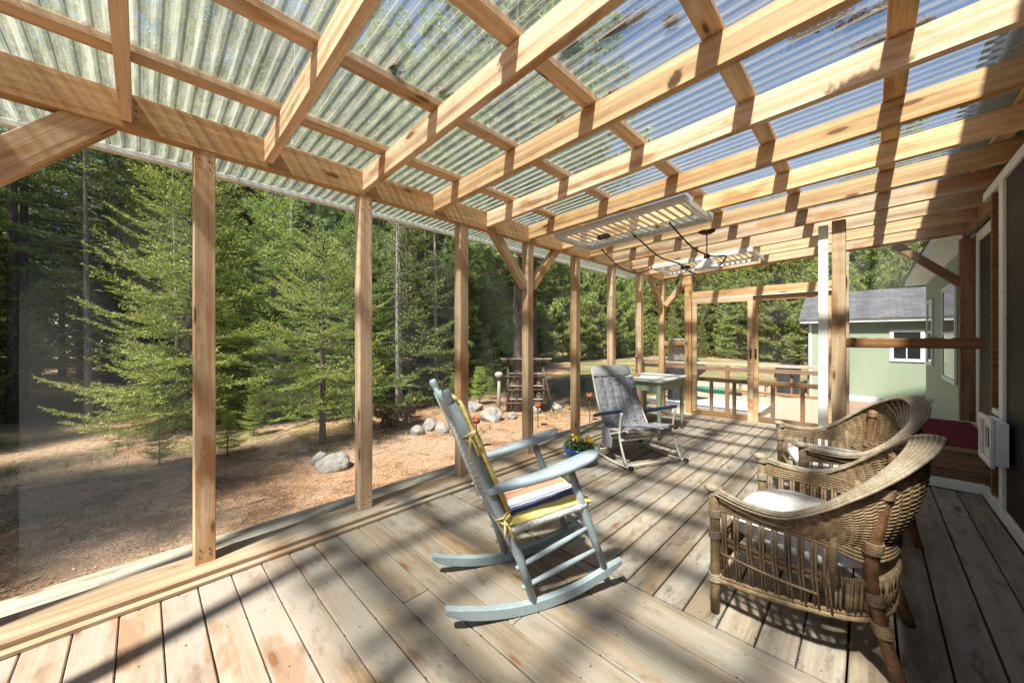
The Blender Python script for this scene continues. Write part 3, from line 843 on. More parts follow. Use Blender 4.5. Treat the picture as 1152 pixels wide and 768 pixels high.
# far-off wood that closes the view: one mass
def far_wood():
    rs = np.random.default_rng(3); T = []
    for i in range(420):
        a = rs.uniform(-0.35, 1.0)*math.pi*0.75
        d_ = rs.uniform(34, 75)
        # from the left (-X) round to straight ahead (+Y) and a little beyond
        x = -math.cos(a)*d_; y = math.sin(a)*d_ + 4
        if y > 0 and x > -24 and y < 50: y = 50+rs.uniform(0, 12)
        H = rs.uniform(9, 15); n = 420
        h = rs.random(n)**0.8; r = 2.7*(1-h)**0.8*np.sqrt(rs.random(n))+.1; an = rs.uniform(0, 6.28, n)
        c = np.stack([x+r*np.cos(an), y+r*np.sin(an), -.8+h*H], 1)
        d = rs.normal(size=(n, 3)); d[:, 2] *= .45; d /= np.linalg.norm(d, axis=1, keepdims=True); e = np.cross(d, rs.normal(size=(n, 3))); e /= np.linalg.norm(e, axis=1, keepdims=True)
        L = rs.uniform(.35, .8, n)[:, None]
        T.append(np.stack([c-e*L*.35, c+e*L*.35, c+d*L], 1))
    o = bpy.data.objects.new('far_wood', mesh_tris('far_wood', np.concatenate(T), M['spruce'])); COL.objects.link(o)
    tag(o, kind='stuff')
far_wood()
# brush at the foot of the far wood
for i in range(16):
    x = -18+i*1.75+random.uniform(-.5, .5); y = 35.2+random.random()*1.2
    try_tree('spruce_far', x, y, 0.6, random.uniform(0.3, 0.5))

def leaf_bush(name, x, y, r, h, n, mat, label, cat='bush'):
    rt = empty(name, (x, y, gz(x, y)), 0, label, cat)
    st = MB(); lf = MB()
    for i in range(22):
        a = random.uniform(0, 6.28); L = random.uniform(0.5, 1)*h
        e = V((math.cos(a)*r*random.random(), math.sin(a)*r*random.random(), L))
        st.tube([(0, 0, -0.03), e*0.55+V((0, 0, 0.05)), e], [0.006, 0.004, 0.0015], 4)
        for k in range(n//22):
            p = e*random.uniform(0.35, 1.05)+V((random.gauss(0, .06), random.gauss(0, .06), random.gauss(0, .05)))
            d = V((random.gauss(0, 1), random.gauss(0, 1), random.gauss(0, .6))).normalized()*random.uniform(0.02, 0.045); s = d.orthogonal()*0.5
            lf.add([p-d, p+s, p+d, p-s], [(0, 1, 2, 3)])
    st.build('stem', M['bark'], rt); lf.build('foliage', mat, rt)
    return rt
leaf_bush('dry_bush', -6.5, 3.35, 0.55, 0.42, 900, M['dead_leaf'], 'low bush of brown dead leaves between the boulder pair and the boulder heap')

random.seed(31)
twig_stuff(170); tuft_stuff(1500)
for i in range(22):
    x = random.uniform(-9.5, -6.4); y = random.uniform(-0.2, 8.0)
    if min((a-x)**2+(b-y)**2 for a, b in pts_used[:9]) < .16: continue
    tree('young', x, y, random.uniform(.12, .3), None, 'tiny spruce seedling at the edge of the wood', 'spruce_seedling', 'spruce seedlings at the wood edge')

# ------------------------------------------------------------------ rocks
def rock(x, y, sx, sy, sz, seed, label, group=None, dz=0.0, rz=0.0):
    import bmesh
    bm = bmesh.new(); bmesh.ops.create_icosphere(bm, subdivisions=4, radius=1)
    for v in bm.verts:
        p = v.co.copy()
        d = 1 + 0.28*mnoise.noise(p*1.1+V((seed, 0, 0))) + 0.12*mnoise.noise(p*2.7+V((0, seed, 0))) + 0.05*mnoise.noise(p*6+V((0, 0, seed)))
        # a few flat cleft faces
        for k in range(5):
            nrm = V((math.sin(seed*3+k*2.1), math.cos(seed*1.7+k*1.3), math.sin(k*1.9+seed)*0.7+0.3)).normalized()
            q = p*d; e = q.dot(nrm)-0.80
            if e > 0: p = (q-nrm*e*0.85)/d
        v.co = V((p.x*d*sx, p.y*d*sy, p.z*d*sz))
    me = bpy.data.meshes.new('boulder'); bm.to_mesh(me); bm.free()
    me.polygons.foreach_set('use_smooth', [True]*len(me.polygons)); me.materials.append(M['rock'])
    o = bpy.data.objects.new('boulder', me); COL.objects.link(o)
    o.location = (x, y, gz(x, y)+sz*0.36+dz); o.rotation_euler = (0, 0, rz)
    return tag(o, label, 'rock', group)

# place by ground point (camera at the origin, 1.25 m up; see the camera below)
CAM_H = 1.25; FPX = 409.0; SN, CN = 0.701, 0.713
def gpt(px, py, z=-0.42):
    u = (px-576)/FPX; v = (381-py)/FPX; t = (z-CAM_H)/v
    return ((-SN+CN*u)*t, (CN+SN*u)*t)
for (px, py, w, h, sd, lab) in (
    (375, 524, .20, .15, 1.3, 'pale rounded boulder beside the young spruce, right one of the pair'),
    (360, 521, .12, .13, 2.9, 'smaller pale boulder touching the left of the boulder by the young spruce'),
    (440, 552-30, .0, .0, 0, None),
    (470, 489, .13, .12, 4.1, 'small grey boulder at the left end of the stone heap behind the rocking chair'),
    (484, 483, .15, .14, 5.2, 'grey boulder in the middle of the stone heap behind the rocking chair'),
    (497, 487, .13, .15, 6.4, 'whitish upright boulder touching the back of the rocking chair in view'),
    (528, 462, .32, .15, 7.7, 'long low dark mossy boulder behind the big white one'),
    (553, 473, .27, .19, 8.8, 'biggest whitish boulder just left of the log shelter'),
    (576, 472, .12, .10, 9.1, 'small pale stone at the foot of the thick grey pine trunk'),
    (602, 465, .14, .12, 10.3, 'pale stone right of the post in front of the log shelter'),
    (622, 460, .22, .11, 12.6, 'long whitish stone lying right of the log shelter'),
    (343, 508, .09, .06, 13.1, 'tiny flat mossy stone in the shade left of the boulder pair')):
    if lab:
        x, y = gpt(px, py); rock(x, y, w, w*0.85, h, sd, lab, 'boulders edging the wood', rz=sd)

# ------------------------------------------------------------------ the deck
def deck_sheet(name, axis, a0, a1, b0, b1, wid, gap, mat, ztop, thick=0.035, breaks=True):
    """boards run along 'axis' from a0..a1, stacked across from b0 to b1"""
    m = MB(); b = b0; i = 0
    while b < b1-0.03:
        e = min(b+wid-gap, b1)
        cuts = [a0, a1]
        if breaks and random.random() < 0.55: cuts = [a0, random.uniform(a0+0.8, a1-0.8), a1]
        for k in range(len(cuts)-1):
            s0 = cuts[k]+(0.0015 if k else random.uniform(0, .004)); s1 = cuts[k+1]-0.0015
            dz = random.uniform(-0.0015, 0.0015)
            c = 0.004
            pr = [(b, ztop-thick), (e, ztop-thick), (e, ztop-c+dz), (e-c, ztop+dz), (b+c, ztop+dz), (b, ztop-c+dz)]
            n = 10; vs = []
            for j in range(n):
                s = s0+(s1-s0)*j/(n-1)
                w = 0.0012*mnoise.noise((s*0.7, b*9, 2))
                for (q, z) in pr:
                    vs.append((s, q+w, z) if axis == 'X' else (q+w, s, z))
            fs = []
            for j in range(n-1):
                for t in range(6): fs.append((j*6+t, j*6+(t+1) % 6, (j+1)*6+(t+1) % 6, (j+1)*6+t))
            fs += [tuple(reversed(range(6))), tuple(range((n-1)*6, n*6))]
            m.add(vs, fs)
        b += wid; i += 1
    o = m.build(name, mat); fix_normals(o)
    return o
deck = empty('deck'); tag(deck, kind='structure')
random.seed(5)
d1 = deck_sheet('new_boards', 'X', -2.44, 0.64, -1.28, 1.742, 0.1345, 0.0045, M['deck_tan'], 0.0, breaks=True); d1.parent = deck
d2 = deck_sheet('old_boards', 'Y', 1.752, 4.70, -0.20, 0.64, 0.143, 0.008, M['deck_gray'], -0.004, breaks=False); d2.parent = deck
d3 = deck_sheet('old_boards', 'Y', 1.752, 6.34, -2.44, -0.205, 0.1405, 0.008, M['deck_gray'], -0.004, breaks=True); d3.parent = deck
sub = MB()
for y in np.arange(-1.2, 6.4, 0.41): sub.box(-2.42, 0.62 if y < 4.6 else -0.22, y, y+0.04, -0.20, -0.042)
sub.build('joists', M['ledge'], deck)
dk = MB(); dk.box(-2.70, 0.64, -1.30, 6.4, -0.9, -0.22)
dk.build('underside', M['soil'], deck)
sc = MB()
for q, (bx0, bx1, by0, by1, along) in enumerate(((-2.4, .6, -1.2, 1.7, 'X'), (-2.4, -.25, 1.8, 6.3, 'Y'), (-.2, .6, 1.8, 4.65, 'Y'))):
    for a in np.arange(by0 if along == 'X' else bx0, by1 if along == 'X' else bx1, 0.1345 if along == 'X' else 0.142):
        for b in np.arange(bx0 if along == 'X' else by0, bx1 if along == 'X' else by1, 0.41):
            for o_ in (0.03, 0.10):
                x, y = (b, a+o_-.05) if along == 'X' else (a+o_-.03, b)
                sc.lathe([(0.0035, 0), (0.0035, 0.0006)], 6, (x, y, 0.0004 if along == 'X' else -0.0036))
sc.build('screw_heads', M['iron'], deck)

# ------------------------------------------------------------------ the screened porch
porch = empty('screened_porch', (0, 0, 0), 0, 'open timber porch with bare posts, rafters, insect screens and clear corrugated roof', 'porch')
XP = -2.55                                     # inner face of the posts of the long wall
def zb(x): return 2.293 + 0.041*(x+2.5)        # underside of the rafters
PY = [0.237 + 0.88*j for j in range(-1, 8)]
L_ = M['lumber']
p0 = lumber('post', (XP-0.045, PY[0], 0.045), (XP-0.045, PY[0], 2.26), 0.090, 0.090, L_, porch, up=(1, 0, 0))
for y in PY[1:]:
    q = p0.copy(); COL.objects.link(q); q.parent = porch; q.location.y = y
# end wall and corner posts
for (x, y, w, h, z1, mt) in ((-2.15, 6.40, .11, .10, 2.30, L_), (-0.235, 6.40, .10, .10, 2.37, M['lumber_old']), (-0.21, 4.72, .10, .10, 2.385, M['lumber_old'])):
    lumber('post', (x, y, 0.02), (x, y, z1), w, h, mt, porch, up=(0, 1, 0))
lumber('post', (0.775, 6.44, 0.34), (0.775, 6.44, 2.36), 0.11, 0.11, M['lumber_brown'], porch, up=(0, 1, 0))
m = MB()
for y in PY[1:]:
    for z in (.085, .12, 2.17, 2.21):
        for dy in (-.022, .02):
            m.tube([(XP+.0005, y+dy+random.gauss(0, .003), z+random.gauss(0, .004)), (XP-.004, y+dy, z)], .0042, 7)
for k in range(12):
    y = -0.056+0.583*k
    for dz in (.03, .065, .1):
        m.tube([(XP+.0045+.0015, y+.035, zb(XP)+dz), (XP, y+.035, zb(XP)+dz)], .004, 7)
tag(m.build('nail_heads', M['iron'], porch), kind='stuff')
# the open front end (behind the camera): posts only, they throw the shadow stripe on the boards
for x in (-1.93, -0.95, 0.03): lumber('post', (x, -0.66, 0.0), (x, -0.66, 2.27), 0.09, 0.09, L_, porch, up=(0, 1, 0))
# long beam, in three lengths
ycut = [-0.98, 2.82, 6.52]
for a, b in zip(ycut[:-1], ycut[1:]):
    lumber('beam', (XP-0.03, a+0.001, 2.348), (XP-0.03, b-0.001, 2.348), 0.07, 0.172, L_, porch)
lumber('beam', (0.772, -0.98, 2.47), (0.772, 6.50, 2.47), 0.05, 0.19, M['lumber_brown'], porch)
# rafters
RY = [-0.056 + 0.583*k for k in range(-1, 12)]
for i, y in enumerate(RY):
    x0, x1 = XP+0.006, 0.745
    lumber('rafter', (x0, y, zb(x0)+0.0705), (x1, y, zb(x1)+0.0705), 0.043, 0.141, L_ if i % 3 else M['lumber'], porch)
lumber('eave_batten', (-3.335, -1.0, zb(-3.335)+0.160), (-3.335, 6.5, zb(-3.335)+0.160), 0.05, 0.036, M['white_wood'], porch)
lumber('rafter', (XP-0.03, 6.41, zb(-2.5)+0.05), (0.745, 6.41, zb(.745)+0.05), 0.04, 0.13, L_, porch)
# purlins
for x in (-2.24, -1.655, -1.068, -0.47, 0.095, 0.63):
    zz = zb(x)+0.141+0.020
    lumber('purlin', (x, -0.99, zz), (x, 6.53, zz), 0.086, 0.036, L_, porch, up=(0, 0, 1))
# knee braces
def brace(p, q, w=0.085, h=0.085, mt=None, up=(0, 0, 1)):
    return lumber('knee_brace', p, q, w, h, mt or L_, porch, up=up)
for y in (PY[0], PY[4], PY[8]):
    for sg in (-1, 1):
        if y == PY[8] and sg == 1: continue
        if y == PY[0] and sg == -1: continue
        big = 0.13 if y == PY[0] else 0.085
        brace((XP-0.045, y+sg*0.05, 1.80), (XP-0.045, y+sg*0.51, 2.30), 0.075, big)
brace((XP+0.02, 6.40, 1.83), (-2.17, 6.40, 2.25))
brace((0.74, 6.44, 1.86), (0.22, 6.44, 2.40), 0.07, 0.085, M['lumber_brown'])
lumber('side_rail', (-0.22, 4.78, 1.99), (-0.22, 6.34, 1.99), 0.04, 0.085, M['lumber_old'], porch)
# bottom plates and the outer rough timber
lumber('bottom_plate', (-2.565, -0.98, 0.022), (-2.565, 6.45, 0.022), 0.235, 0.044, M['plate'], porch)
lumber('floor_trim', (-2.425, -0.98, 0.011), (-2.425, 6.34, 0.011), 0.038, 0.022, M['plate'], porch)
lumber('edge_timber', (-2.83, -0.98, -0.045), (-2.83, 2.9, -0.045), 0.26, 0.10, M['ledge'], porch, c=0.02)
lumber('edge_timber', (-2.83, 2.905, -0.045), (-2.83, 6.5, -0.045), 0.26, 0.10, M['ledge'], porch, c=0.02)
lumber('skirt_board', (-2.93, -0.98, -0.30), (-2.93, 6.5, -0.30), 0.03, 0.38, M['ledge'], porch)
# transom over the sliding doors with its white track
lumber('transom', (-2.09, 6.41, 1.96), (-0.29, 6.41, 1.965), 0.09, 0.115, L_, porch)
lumber('door_track', (-2.09, 6.385, 1.893), (-0.29, 6.385, 1.895), 0.05, 0.02, M['white_metal'], porch)
lumber('door_sill', (-2.09, 6.39, 0.0), (-0.29, 6.39, 0.0), 0.10, 0.035, M['plate'], porch)
lumber('white_jamb', (-0.325, 4.705, 0.0), (-0.325, 4.705, 2.36), 0.075, 0.03, M['white_wood'], porch, up=(0, 1, 0))
# short rail and white sheet between corner post and doors
lumber('rail', (-2.55, 6.40, 1.17), (-2.21, 6.40, 1.17), 0.06, 0.07, L_, porch)
# cross wall: threshold, bark edged rail
lumber('threshold', (-0.19, 4.735, 0.04), (0.23, 4.735, 0.04), 0.04, 0.08, M['white_wood'], porch)
lumber('threshold', (0.232, 4.735, 0.04), (0.66, 4.735, 0.04), 0.04, 0.08, M['white_wood'], porch)
rl = MB()
def bark_rail(u, v):
    x = -0.16+u*0.82; a = v*2*math.pi
    top = 0.014*mnoise.noise((x*14, 0, 1))+0.008*mnoise.noise((x*45, 2, 1))
    w, h = 0.026, 0.045
    cy = math.copysign(abs(math.cos(a))**0.35, math.cos(a))*w; cz = math.copysign(abs(math.sin(a))**0.35, math.sin(a))*h
    return (x, 4.72+cy, 1.212+cz+(top if cz > 0 else 0))
rl.grid(bark_rail, 60, 17)
fix_normals(rl.build('rough_rail', M['lumber_brown'], porch))
# side frames on the house side
def sp(name, y0, y1, z0, z1, x0=0.645, x1=0.675, mt='white_wood'):
    m = MB(); m.box(x0, x1, y0, y1, z0, z1); return m.build(name, M[mt], porch)
sp('base_board', -1.2, 4.712, 0.0, 0.085)
sp('white_stile', 4.10, 4.205, 0.088, 2.33)
sp('top_rail', -1.2, 4.70, 2.335, 2.40)
sp('brown_stile', 4.43, 4.475, 0.088, 2.33, 0.65, 0.68, 'lumber_brown')
sp('mid_rail', 4.21, 4.42, 0.70, 0.74, 0.648, 0.672)
sp('dark_panel', 4.21, 4.70, 0.088, 2.334, 0.683, 0.690, 'black_screen')
sp('dark_panel', -1.2, 4.095, 0.088, 2.334, 0.660, 0.672, 'dark_door')
# pet flap frame standing proud of the dark panel
pf = MB()
for (y0, y1, z0, z1, x0, x1) in ((3.90, 3.965, .42, .70, .585, .64), (4.205, 4.27, .42, .70, .585, .64), (3.968, 4.202, .42, .485, .585, .64), (3.968, 4.202, .635, .70, .585, .64),
                                 (3.90, 3.93, .40, .72, .565, .583), (4.24, 4.27, .40, .72, .565, .583), (3.932, 4.238, .40, .43, .565, .583), (3.932, 4.238, .69, .72, .565, .583)):
    pf.box(x0, x1, y0, y1, z0, z1)
pfo = pf.build('pet_flap', M['white_wood'], porch)
pd = MB(); pd.box(.60, .612, 3.966, 4.204, .486, .634); pd.build('flap_panel', M['black_screen'], pfo)
# insect screens
def quad(name, pts, mt, parent):
    m = MB(); m.add(pts, [(0, 1, 2, 3)]); return m.build(name, mt, parent)
for i in range(len(PY)-1):
    a = PY[i]+0.0455; b = PY[i+1]-0.0455
    if i == 0: a = -0.37  # screen starts late here to shape the edge of the sunlit veil
    quad('screen', [(XP-0.05, a, 0.046), (XP-0.05, b, 0.046), (XP-0.05, b, 2.26), (XP-0.05, a, 2.26)], M['screen_long'], porch)
quad('screen', [(-2.49, 6.41, 0.03), (-2.21, 6.41, 0.03), (-2.21, 6.41, 2.30), (-2.49, 6.41, 2.30)], M['screen'], porch)
quad('screen', [(-2.09, 6.43, 2.02), (-0.29, 6.43, 2.02), (-0.29, 6.43, 2.36), (-2.09, 6.43, 2.31)], M['screen'], porch)
quad('screen', [(-0.16, 4.73, 0.08), (0.65, 4.73, 0.08), (0.65, 4.73, 2.40), (-0.16, 4.73, 2.37)], M['screen'], porch)
quad('screen', [(-0.215, 4.775, 0.02), (-0.215, 6.34, 0.02), (-0.215, 6.34, 2.36), (-0.215, 4.775, 2.36)], M['screen'], porch)
quad('screen', [(-0.18, 6.43, 0.02), (0.72, 6.43, 0.34), (0.72, 6.43, 2.38), (-0.18, 6.43, 2.36)], M['screen'], porch)
# sliding screen doors
def slide_door(x0, x1, y, picks, hx):
    fr = MB()
    fr.plank((x0+.035, y, 0.02), (x0+.035, y, 1.885), 0.07, 0.032, up=(0, 1, 0)); fr.plank((x1-.035, y, 0.02), (x1-.035, y, 1.885), 0.07, 0.032, up=(0, 1, 0))
    fr.plank((x0+.071, y, 1.85), (x1-.071, y, 1.85), 0.032, 0.07)
    o = fr.build('sliding_door', L_, porch)
    for (z_, h_) in ((.06, .08), (.60, .065)):
        r = MB(); r.plank((x0+.071, y, z_), (x1-.071, y, z_), 0.03, h_); r.build('rail', M['rail_brown'], o)
    for px in picks:
        k = MB(); k.plank((px, y, 0.101), (px, y, 0.567), 0.05, 0.028, up=(0, 1, 0)); k.build('picket', M['rail_brown'], o)
    hd = MB(); hd.tube([(hx, y-0.018, 0.97), (hx, y-0.045, 0.985), (hx, y-0.045, 1.065), (hx, y-0.018, 1.08)], 0.007, 6)
    hd.box(hx-.012, hx+.012, y-0.022, y-0.0165, .95, 1.10)
    hd.build('handle', M['black_plastic'], o)
    quad('screen', [(x0+.07, y+.005, .1), (x1-.07, y+.005, .1), (x1-.07, y+.005, 1.82), (x0+.07, y+.005, 1.82)], M['screen'], o)
    return o
slide_door(-2.085, -1.235, 6.375, (-1.80, -1.48), -1.262)
slide_door(-1.245, -0.36, 6.415, (-1.00, -0.66), -1.205)
# clear corrugated roof sheets
def roof_sheet(y0, y1, lift, x0=-3.36, x1=0.80):
    m = MB(); pitch = 0.0648; n = int(round((y1-y0)/pitch)); prof = []
    amp = 0.019
    for i in range(n):
        b = y0+i*pitch
        for f, z in ((0.0, 0.0), (0.26, 0.0), (0.36, 0.55), (0.44, 1.0), (0.66, 1.0), (0.74, 0.55), (0.84, 0.0)):
            prof.append((b+f*pitch, z*amp))
    prof.append((y0+n*pitch, 0.0))
    nx = 26; vs = []; fs = []
    for i in range(nx):
        x = x0+(x1-x0)*i/(nx-1)
        for y, z in prof:
            vs.append((x, y, zb(x)+0.141+0.0395+lift+z+0.0025*mnoise.noise((x*1.3, y*1.1, 4))))
    k = len(prof)
    for i in range(nx-1):
        for j in range(k-1): fs.append((i*k+j, i*k+j+1, (i+1)*k+j+1, (i+1)*k+j))
    m.add(vs, fs, True)
    return m.build('roof_sheet', M['roof_sheet'], porch)
y = -1.03; i = 0
while y < 6.5:
    roof_sheet(y, y+0.0648*12+0.0648*0.0, 0.0); y += 0.0648*12; i += 1

def sheet_z(y):
    ph = ((y+1.03) % 0.0648)/0.0648
    return float(np.interp(ph, (0, .26, .36, .44, .66, .74, .84, 1), (0, 0, .55, 1, 1, .55, 0, 0)))*0.019
for x in (-2.24, -1.655, -1.068, -0.47, 0.095, 0.63):
    m = MB(); ys = np.arange(-1.0, 6.5, 0.0081); k = len(ys)
    for dx in (-0.036, 0.036):
        vs = [(x+dx, float(y), zb(x+dx)+0.1795) for y in ys]+[(x+dx, float(y), zb(x+dx)+0.1795+max(0.0, sheet_z(y)-0.0008)) for y in ys]
        m.add(vs, [(i, i+1, k+i+1, k+i) for i in range(k-1)])
    m.build('closure_strip', M['closure'], porch)
m = MB()
for x in (-2.24, -1.655, -1.068, -0.47, 0.095):
    for y in np.arange(-0.96, 6.4, 0.0648*3):
        z = zb(x)+0.141+0.0395+0.0215
        m.lathe([(.011, 0), (.011, .002), (.005, .003), (.005, .007), (.001, .0075)], 8, (x, float(y)+.036, z))
tag(m.build('roof_screws', M['iron'], porch), kind='stuff')
# debris lying on the roof sheets: heaps of needles and bark
def debris(x, y, L, w, rz, label):
    m = MB()
    for i in range(420):
        t = random.gauss(0, 0.22)*L; s = random.gauss(0, 0.22)*w
        p = V((t, s, abs(random.gauss(0.012, 0.01))))
        a = random.uniform(0, 6.28); d = V((math.cos(a), math.sin(a), random.gauss(0, 0.25)))*random.uniform(0.005, 0.014); q = V((-d.y, d.x, random.gauss(0, .01)))*0.28
        m.add([p-d, p+q, p+d, p-q], [(0, 1, 2, 3)])
    core = MB()
    m.grid(lambda u, v: ((u-.5)*L*0.95, (v-.5)*w*(1-(2*u-1)**2)**0.5*1.0, 0.002+0.016*max(0, (1-(2*u-1)**2))*(1-(2*v-1)**2)+0.004*mnoise.noise((u*9, v*5, L*7))), 22, 8)
    o = m.build('roof_debris', M['dead_leaf']); o.location = (x, y, zb(x)+0.141+0.0395+0.021); o.rotation_euler = (0, 0, rz)
    return tag(o, label, 'debris', 'heaps of forest debris on the clear roof')
M['debris'] = M['dead_leaf']
def roofpt(px, py, z=2.60):
    u = (px-576)/FPX; v = (381-py)/FPX; t = (z-CAM_H)/v
    return ((-SN+CN*u)*t, (CN+SN*u)*t)
for (px, py, L, w, rz, lab) in (
    (1000, 42, .30, .035, 0.05, 'long brown heap of bark and needles on the clear roof beside the widest cross strip'),
    (985, 14, .26, .025, 0.0, 'thin brown streak of needles at the top of the clear roof right of centre'),
    (700, 22, .24, .035, 0.1, 'brown patch of needles at the top centre of the clear roof'),
    (755, 20, .05, .03, 0.5, 'small dark leaf clump right of the top centre patch on the roof'),
    (690, 96, .05, .04, 0.3, 'small round clump of leaves resting over the middle rafter'),
    (628, 120, .08, .03, -.3, 'tiny twiggy clump below the middle of the clear roof'),
    (502, 88, .09, .03, .4, 'rusty leaf patch on the green tinted left roof sheets'),
    (925, 28, .22, .03, 0.05, 'brown needle streak on the clear roof left of the widest cross strip'),
    (640, 40, .09, .04, .2, 'reddish leaf scrap on the clear roof near the top centre'),
    (445, 60, .07, .04, .6, 'small brown leaf scrap on the green tinted roof above the second post'),
    (560, 12, .07, .045, .2, 'dark leaf clump at the top edge left of centre on the roof')):
    x, y = roofpt(px, py); debris(x, y, L, w, rz, lab)

# ------------------------------------------------------------------ house beside the porch
house = empty('green_house', (0, 0, 0), 0, 'sage green sided house with white soffit along the right of the porch', 'house')
def siding_wall(name, x, y0, y1, z0, z1, parent, lap=0.11):
    m = MB(); z = z0
    while z < z1-0.01:
        e = min(z+lap, z1)
        m.add([(x-0.014, y0, z), (x-0.014, y1, z), (x-0.002, y1, e), (x-0.002, y0, e)], [(0, 1, 2, 3)])
        m.add([(x-0.014, y0, z), (x-0.014, y1, z), (x, y1, z-0.0005), (x, y0, z-0.0005)], [(3, 2, 1, 0)])
        z = e
    m.box(x, x+0.12, y0, y1, z0, z1)
    return m.build(name, M['siding'], parent)
siding_wall('wall', 0.84, -5.0, 6.9, -0.5, 2.66, house)
siding_wall('wall', 1.05, 6.9, 14.2, -0.85, 2.66, house)
mb = MB(); mb.box(1.17, 7.5, 14.05, 14.2, -0.85, 2.66); mb.box(0.84, 1.17, 6.86, 6.9, -0.6, 2.66); mb.build('wall', M['siding'], house)
def eave(x0, x1, y0, y1, z):
    m = MB(); m.box(x0+0.02, x1, y0, y1, z, z+0.015); m.build('soffit', M['soffit'], house)
    m = MB(); m.box(x0-0.005, x0+0.018, y0, y1, z-0.012, z+0.15); m.build('fascia', M['house_white'], house)
eave(0.47, 0.85, -5.0, 6.95, 2.668)
eave(0.69, 1.06, 6.96, 14.5, 2.668)
rf = MB()
for (x0, y0, y1) in ((0.44, -5.2, 6.95), (0.66, 6.951, 14.6)):
    rf.add([(x0, y0, 2.80), (x0, y1, 2.80), (5.0, y1, 4.4), (5.0, y0, 4.4), (x0, y0, 2.825), (x0, y1, 2.825), (5.0, y1, 4.425), (5.0, y0, 4.425)],
           [(0, 1, 2, 3), (7, 6, 5, 4), (0, 4, 5, 1), (1, 5, 6, 2), (3, 2, 6, 7), (0, 3, 7, 4)])
rf.add([(5.0, -5.2, 4.425), (5.0, 14.6, 4.425), (10, 14.6, 2.8), (10, -5.2, 2.8)], [(0, 1, 2, 3)])
rf.build('roof', M['shingle'], house)
def house_window(x, y0, y1, z0, z1):
    m = MB(); t = 0.07; d = 0.03
    m.box(x-d, x, y0-t, y0, z0-t, z1+t); m.box(x-d, x, y1, y1+t, z0-t, z1+t); m.box(x-d, x, y0+.001, y1-.001, z0-t, z0); m.box(x-d, x, y0+.001, y1-.001, z1, z1+t)
    m.box(x-d*0.7, x-.002, y0+.001, y1-.001, (z0+z1)/2-0.02, (z0+z1)/2+0.02)
    o = m.build('window', M['house_white'], house)
    g = MB(); g.box(x-0.016, x-0.0145, y0+.002, y1-.002, z0+.002, z1-.002); g.build('pane', M['window_glass'], o)
house_window(1.034, 9.5, 10.9, 0.55, 2.15)
house_window(1.034, 12.7, 13.5, 0.7, 2.1)
# door opening on to the landing: white casing and dark glass
m = MB(); m.box(0.795, 0.823, 6.0, 6.12, 0.36, 2.35); m.box(0.795, 0.823, 4.9, 5.02, 0.36, 2.35); m.box(0.795, 0.823, 5.021, 5.999, 2.25, 2.35)
dr = m.build('door', M['house_white'], house)
m = MB(); m.box(0.806, 0.822, 5.022, 5.998, 0.36, 2.249); m.build('pane', M['dark_door'], dr)
m = MB(); m.tube([(0.95, 11.6, -.05), (0.80, 11.6, -.05), (0.80, 11.6, -.16)], 0.05, 10); m.build('vent_pipe', M['house_white'], house)

# landing with red mat outside the cross wall
land = empty('wooden_landing', (0, 0, 0), 0, 'brown boxed landing of boards below the red mat, against the house', 'landing')
m = MB(); m.box(0.10, 0.79, 4.80, 6.30, 0.30, 0.338); m.build('top', M['lumber_old'], land)
for a, b in ((0.005, 0.14), (0.146, 0.296)):
    m = MB(); m.box(0.13, 0.79, 4.82, 4.85, a, b); m.build('riser_board', M['lumber_brown'], land)
m = MB(); m.box(0.10, 0.128, 4.815, 6.28, 0.01, 0.297); m.build('side_board', M['lumber_old'], land)
m = MB(); m.box(0.20, 0.25, 4.795, 4.818, 0.005, 0.297); m.build('corner_batten', M['lumber_brown'], land)
m = MB(); m.box(-0.16, 0.098, 5.3, 6.30, 0.10, 0.138); m.box(-0.15, 0.095, 5.31, 5.34, -0.5, 0.098); m.build('low_step', M['lumber_old'], land)
m = MB(); m.box(0.17, 0.775, 4.815, 6.27, 0.339, 0.350); tag(m.build('red_mat', M['red_mat']), 'dark red carpet mat lying on the boxed landing by the house', 'mat')

# ------------------------------------------------------------------ shed across the drive
shed = empty('garden_shed', (0, 0, 0), 0, 'sage green shed with grey shingle roof and small white window behind the porch', 'shed')
ZS = -0.82; YS = 16.8
m = MB(); m.box(-1.55, 3.4, YS, YS+4.2, ZS, 1.92, 0.004)
for x in np.arange(-1.35, 3.4, 0.30): m.box(x, x+0.012, YS-0.004, YS+0.002, ZS+0.16, 1.84, 0.001)
m.build('wall', M['siding'], shed)
m = MB(); m.box(-1.585, -1.47, YS-0.02, YS-0.0045, ZS, 1.86); m.box(-1.585, -1.555, YS-0.02, YS+.1, ZS, 1.86); m.build('corner_trim', M['house_white'], shed)
m = MB(); m.box(-1.78, 3.6, YS-0.24, YS-0.21, 1.80, 1.95); m.box(-1.78, -1.75, YS-.209, YS+4.4, 1.82, 1.95); m.build('fascia', M['house_white'], shed)
m = MB(); m.add([(-1.82, YS-0.28, 1.93), (3.7, YS-0.28, 1.93), (3.7, YS+2.1, 3.05), (-1.82, YS+2.1, 3.05), (3.7, YS+4.5, 1.93), (-1.82, YS+4.5, 1.93)], [(0, 1, 2, 3), (3, 2, 4, 5)])
m.add([(-1.82, YS-0.28, 1.90), (3.7, YS-0.28, 1.90), (3.7, YS-.28, 1.926), (-1.82, YS-.28, 1.926)], [(0, 1, 2, 3)])
m.build('roof', M['shingle'], shed)
m = MB(); m.add([(-1.55, YS+.02, 1.92), (-1.55, YS+4.18, 1.92), (-1.55, YS+2.1, 2.98)], [(0, 1, 2)]); m.build('gable', M['siding'], shed)
m = MB(); x0, x1, z0, z1 = 0.55, 1.12, 0.62, 1.46; t = 0.09
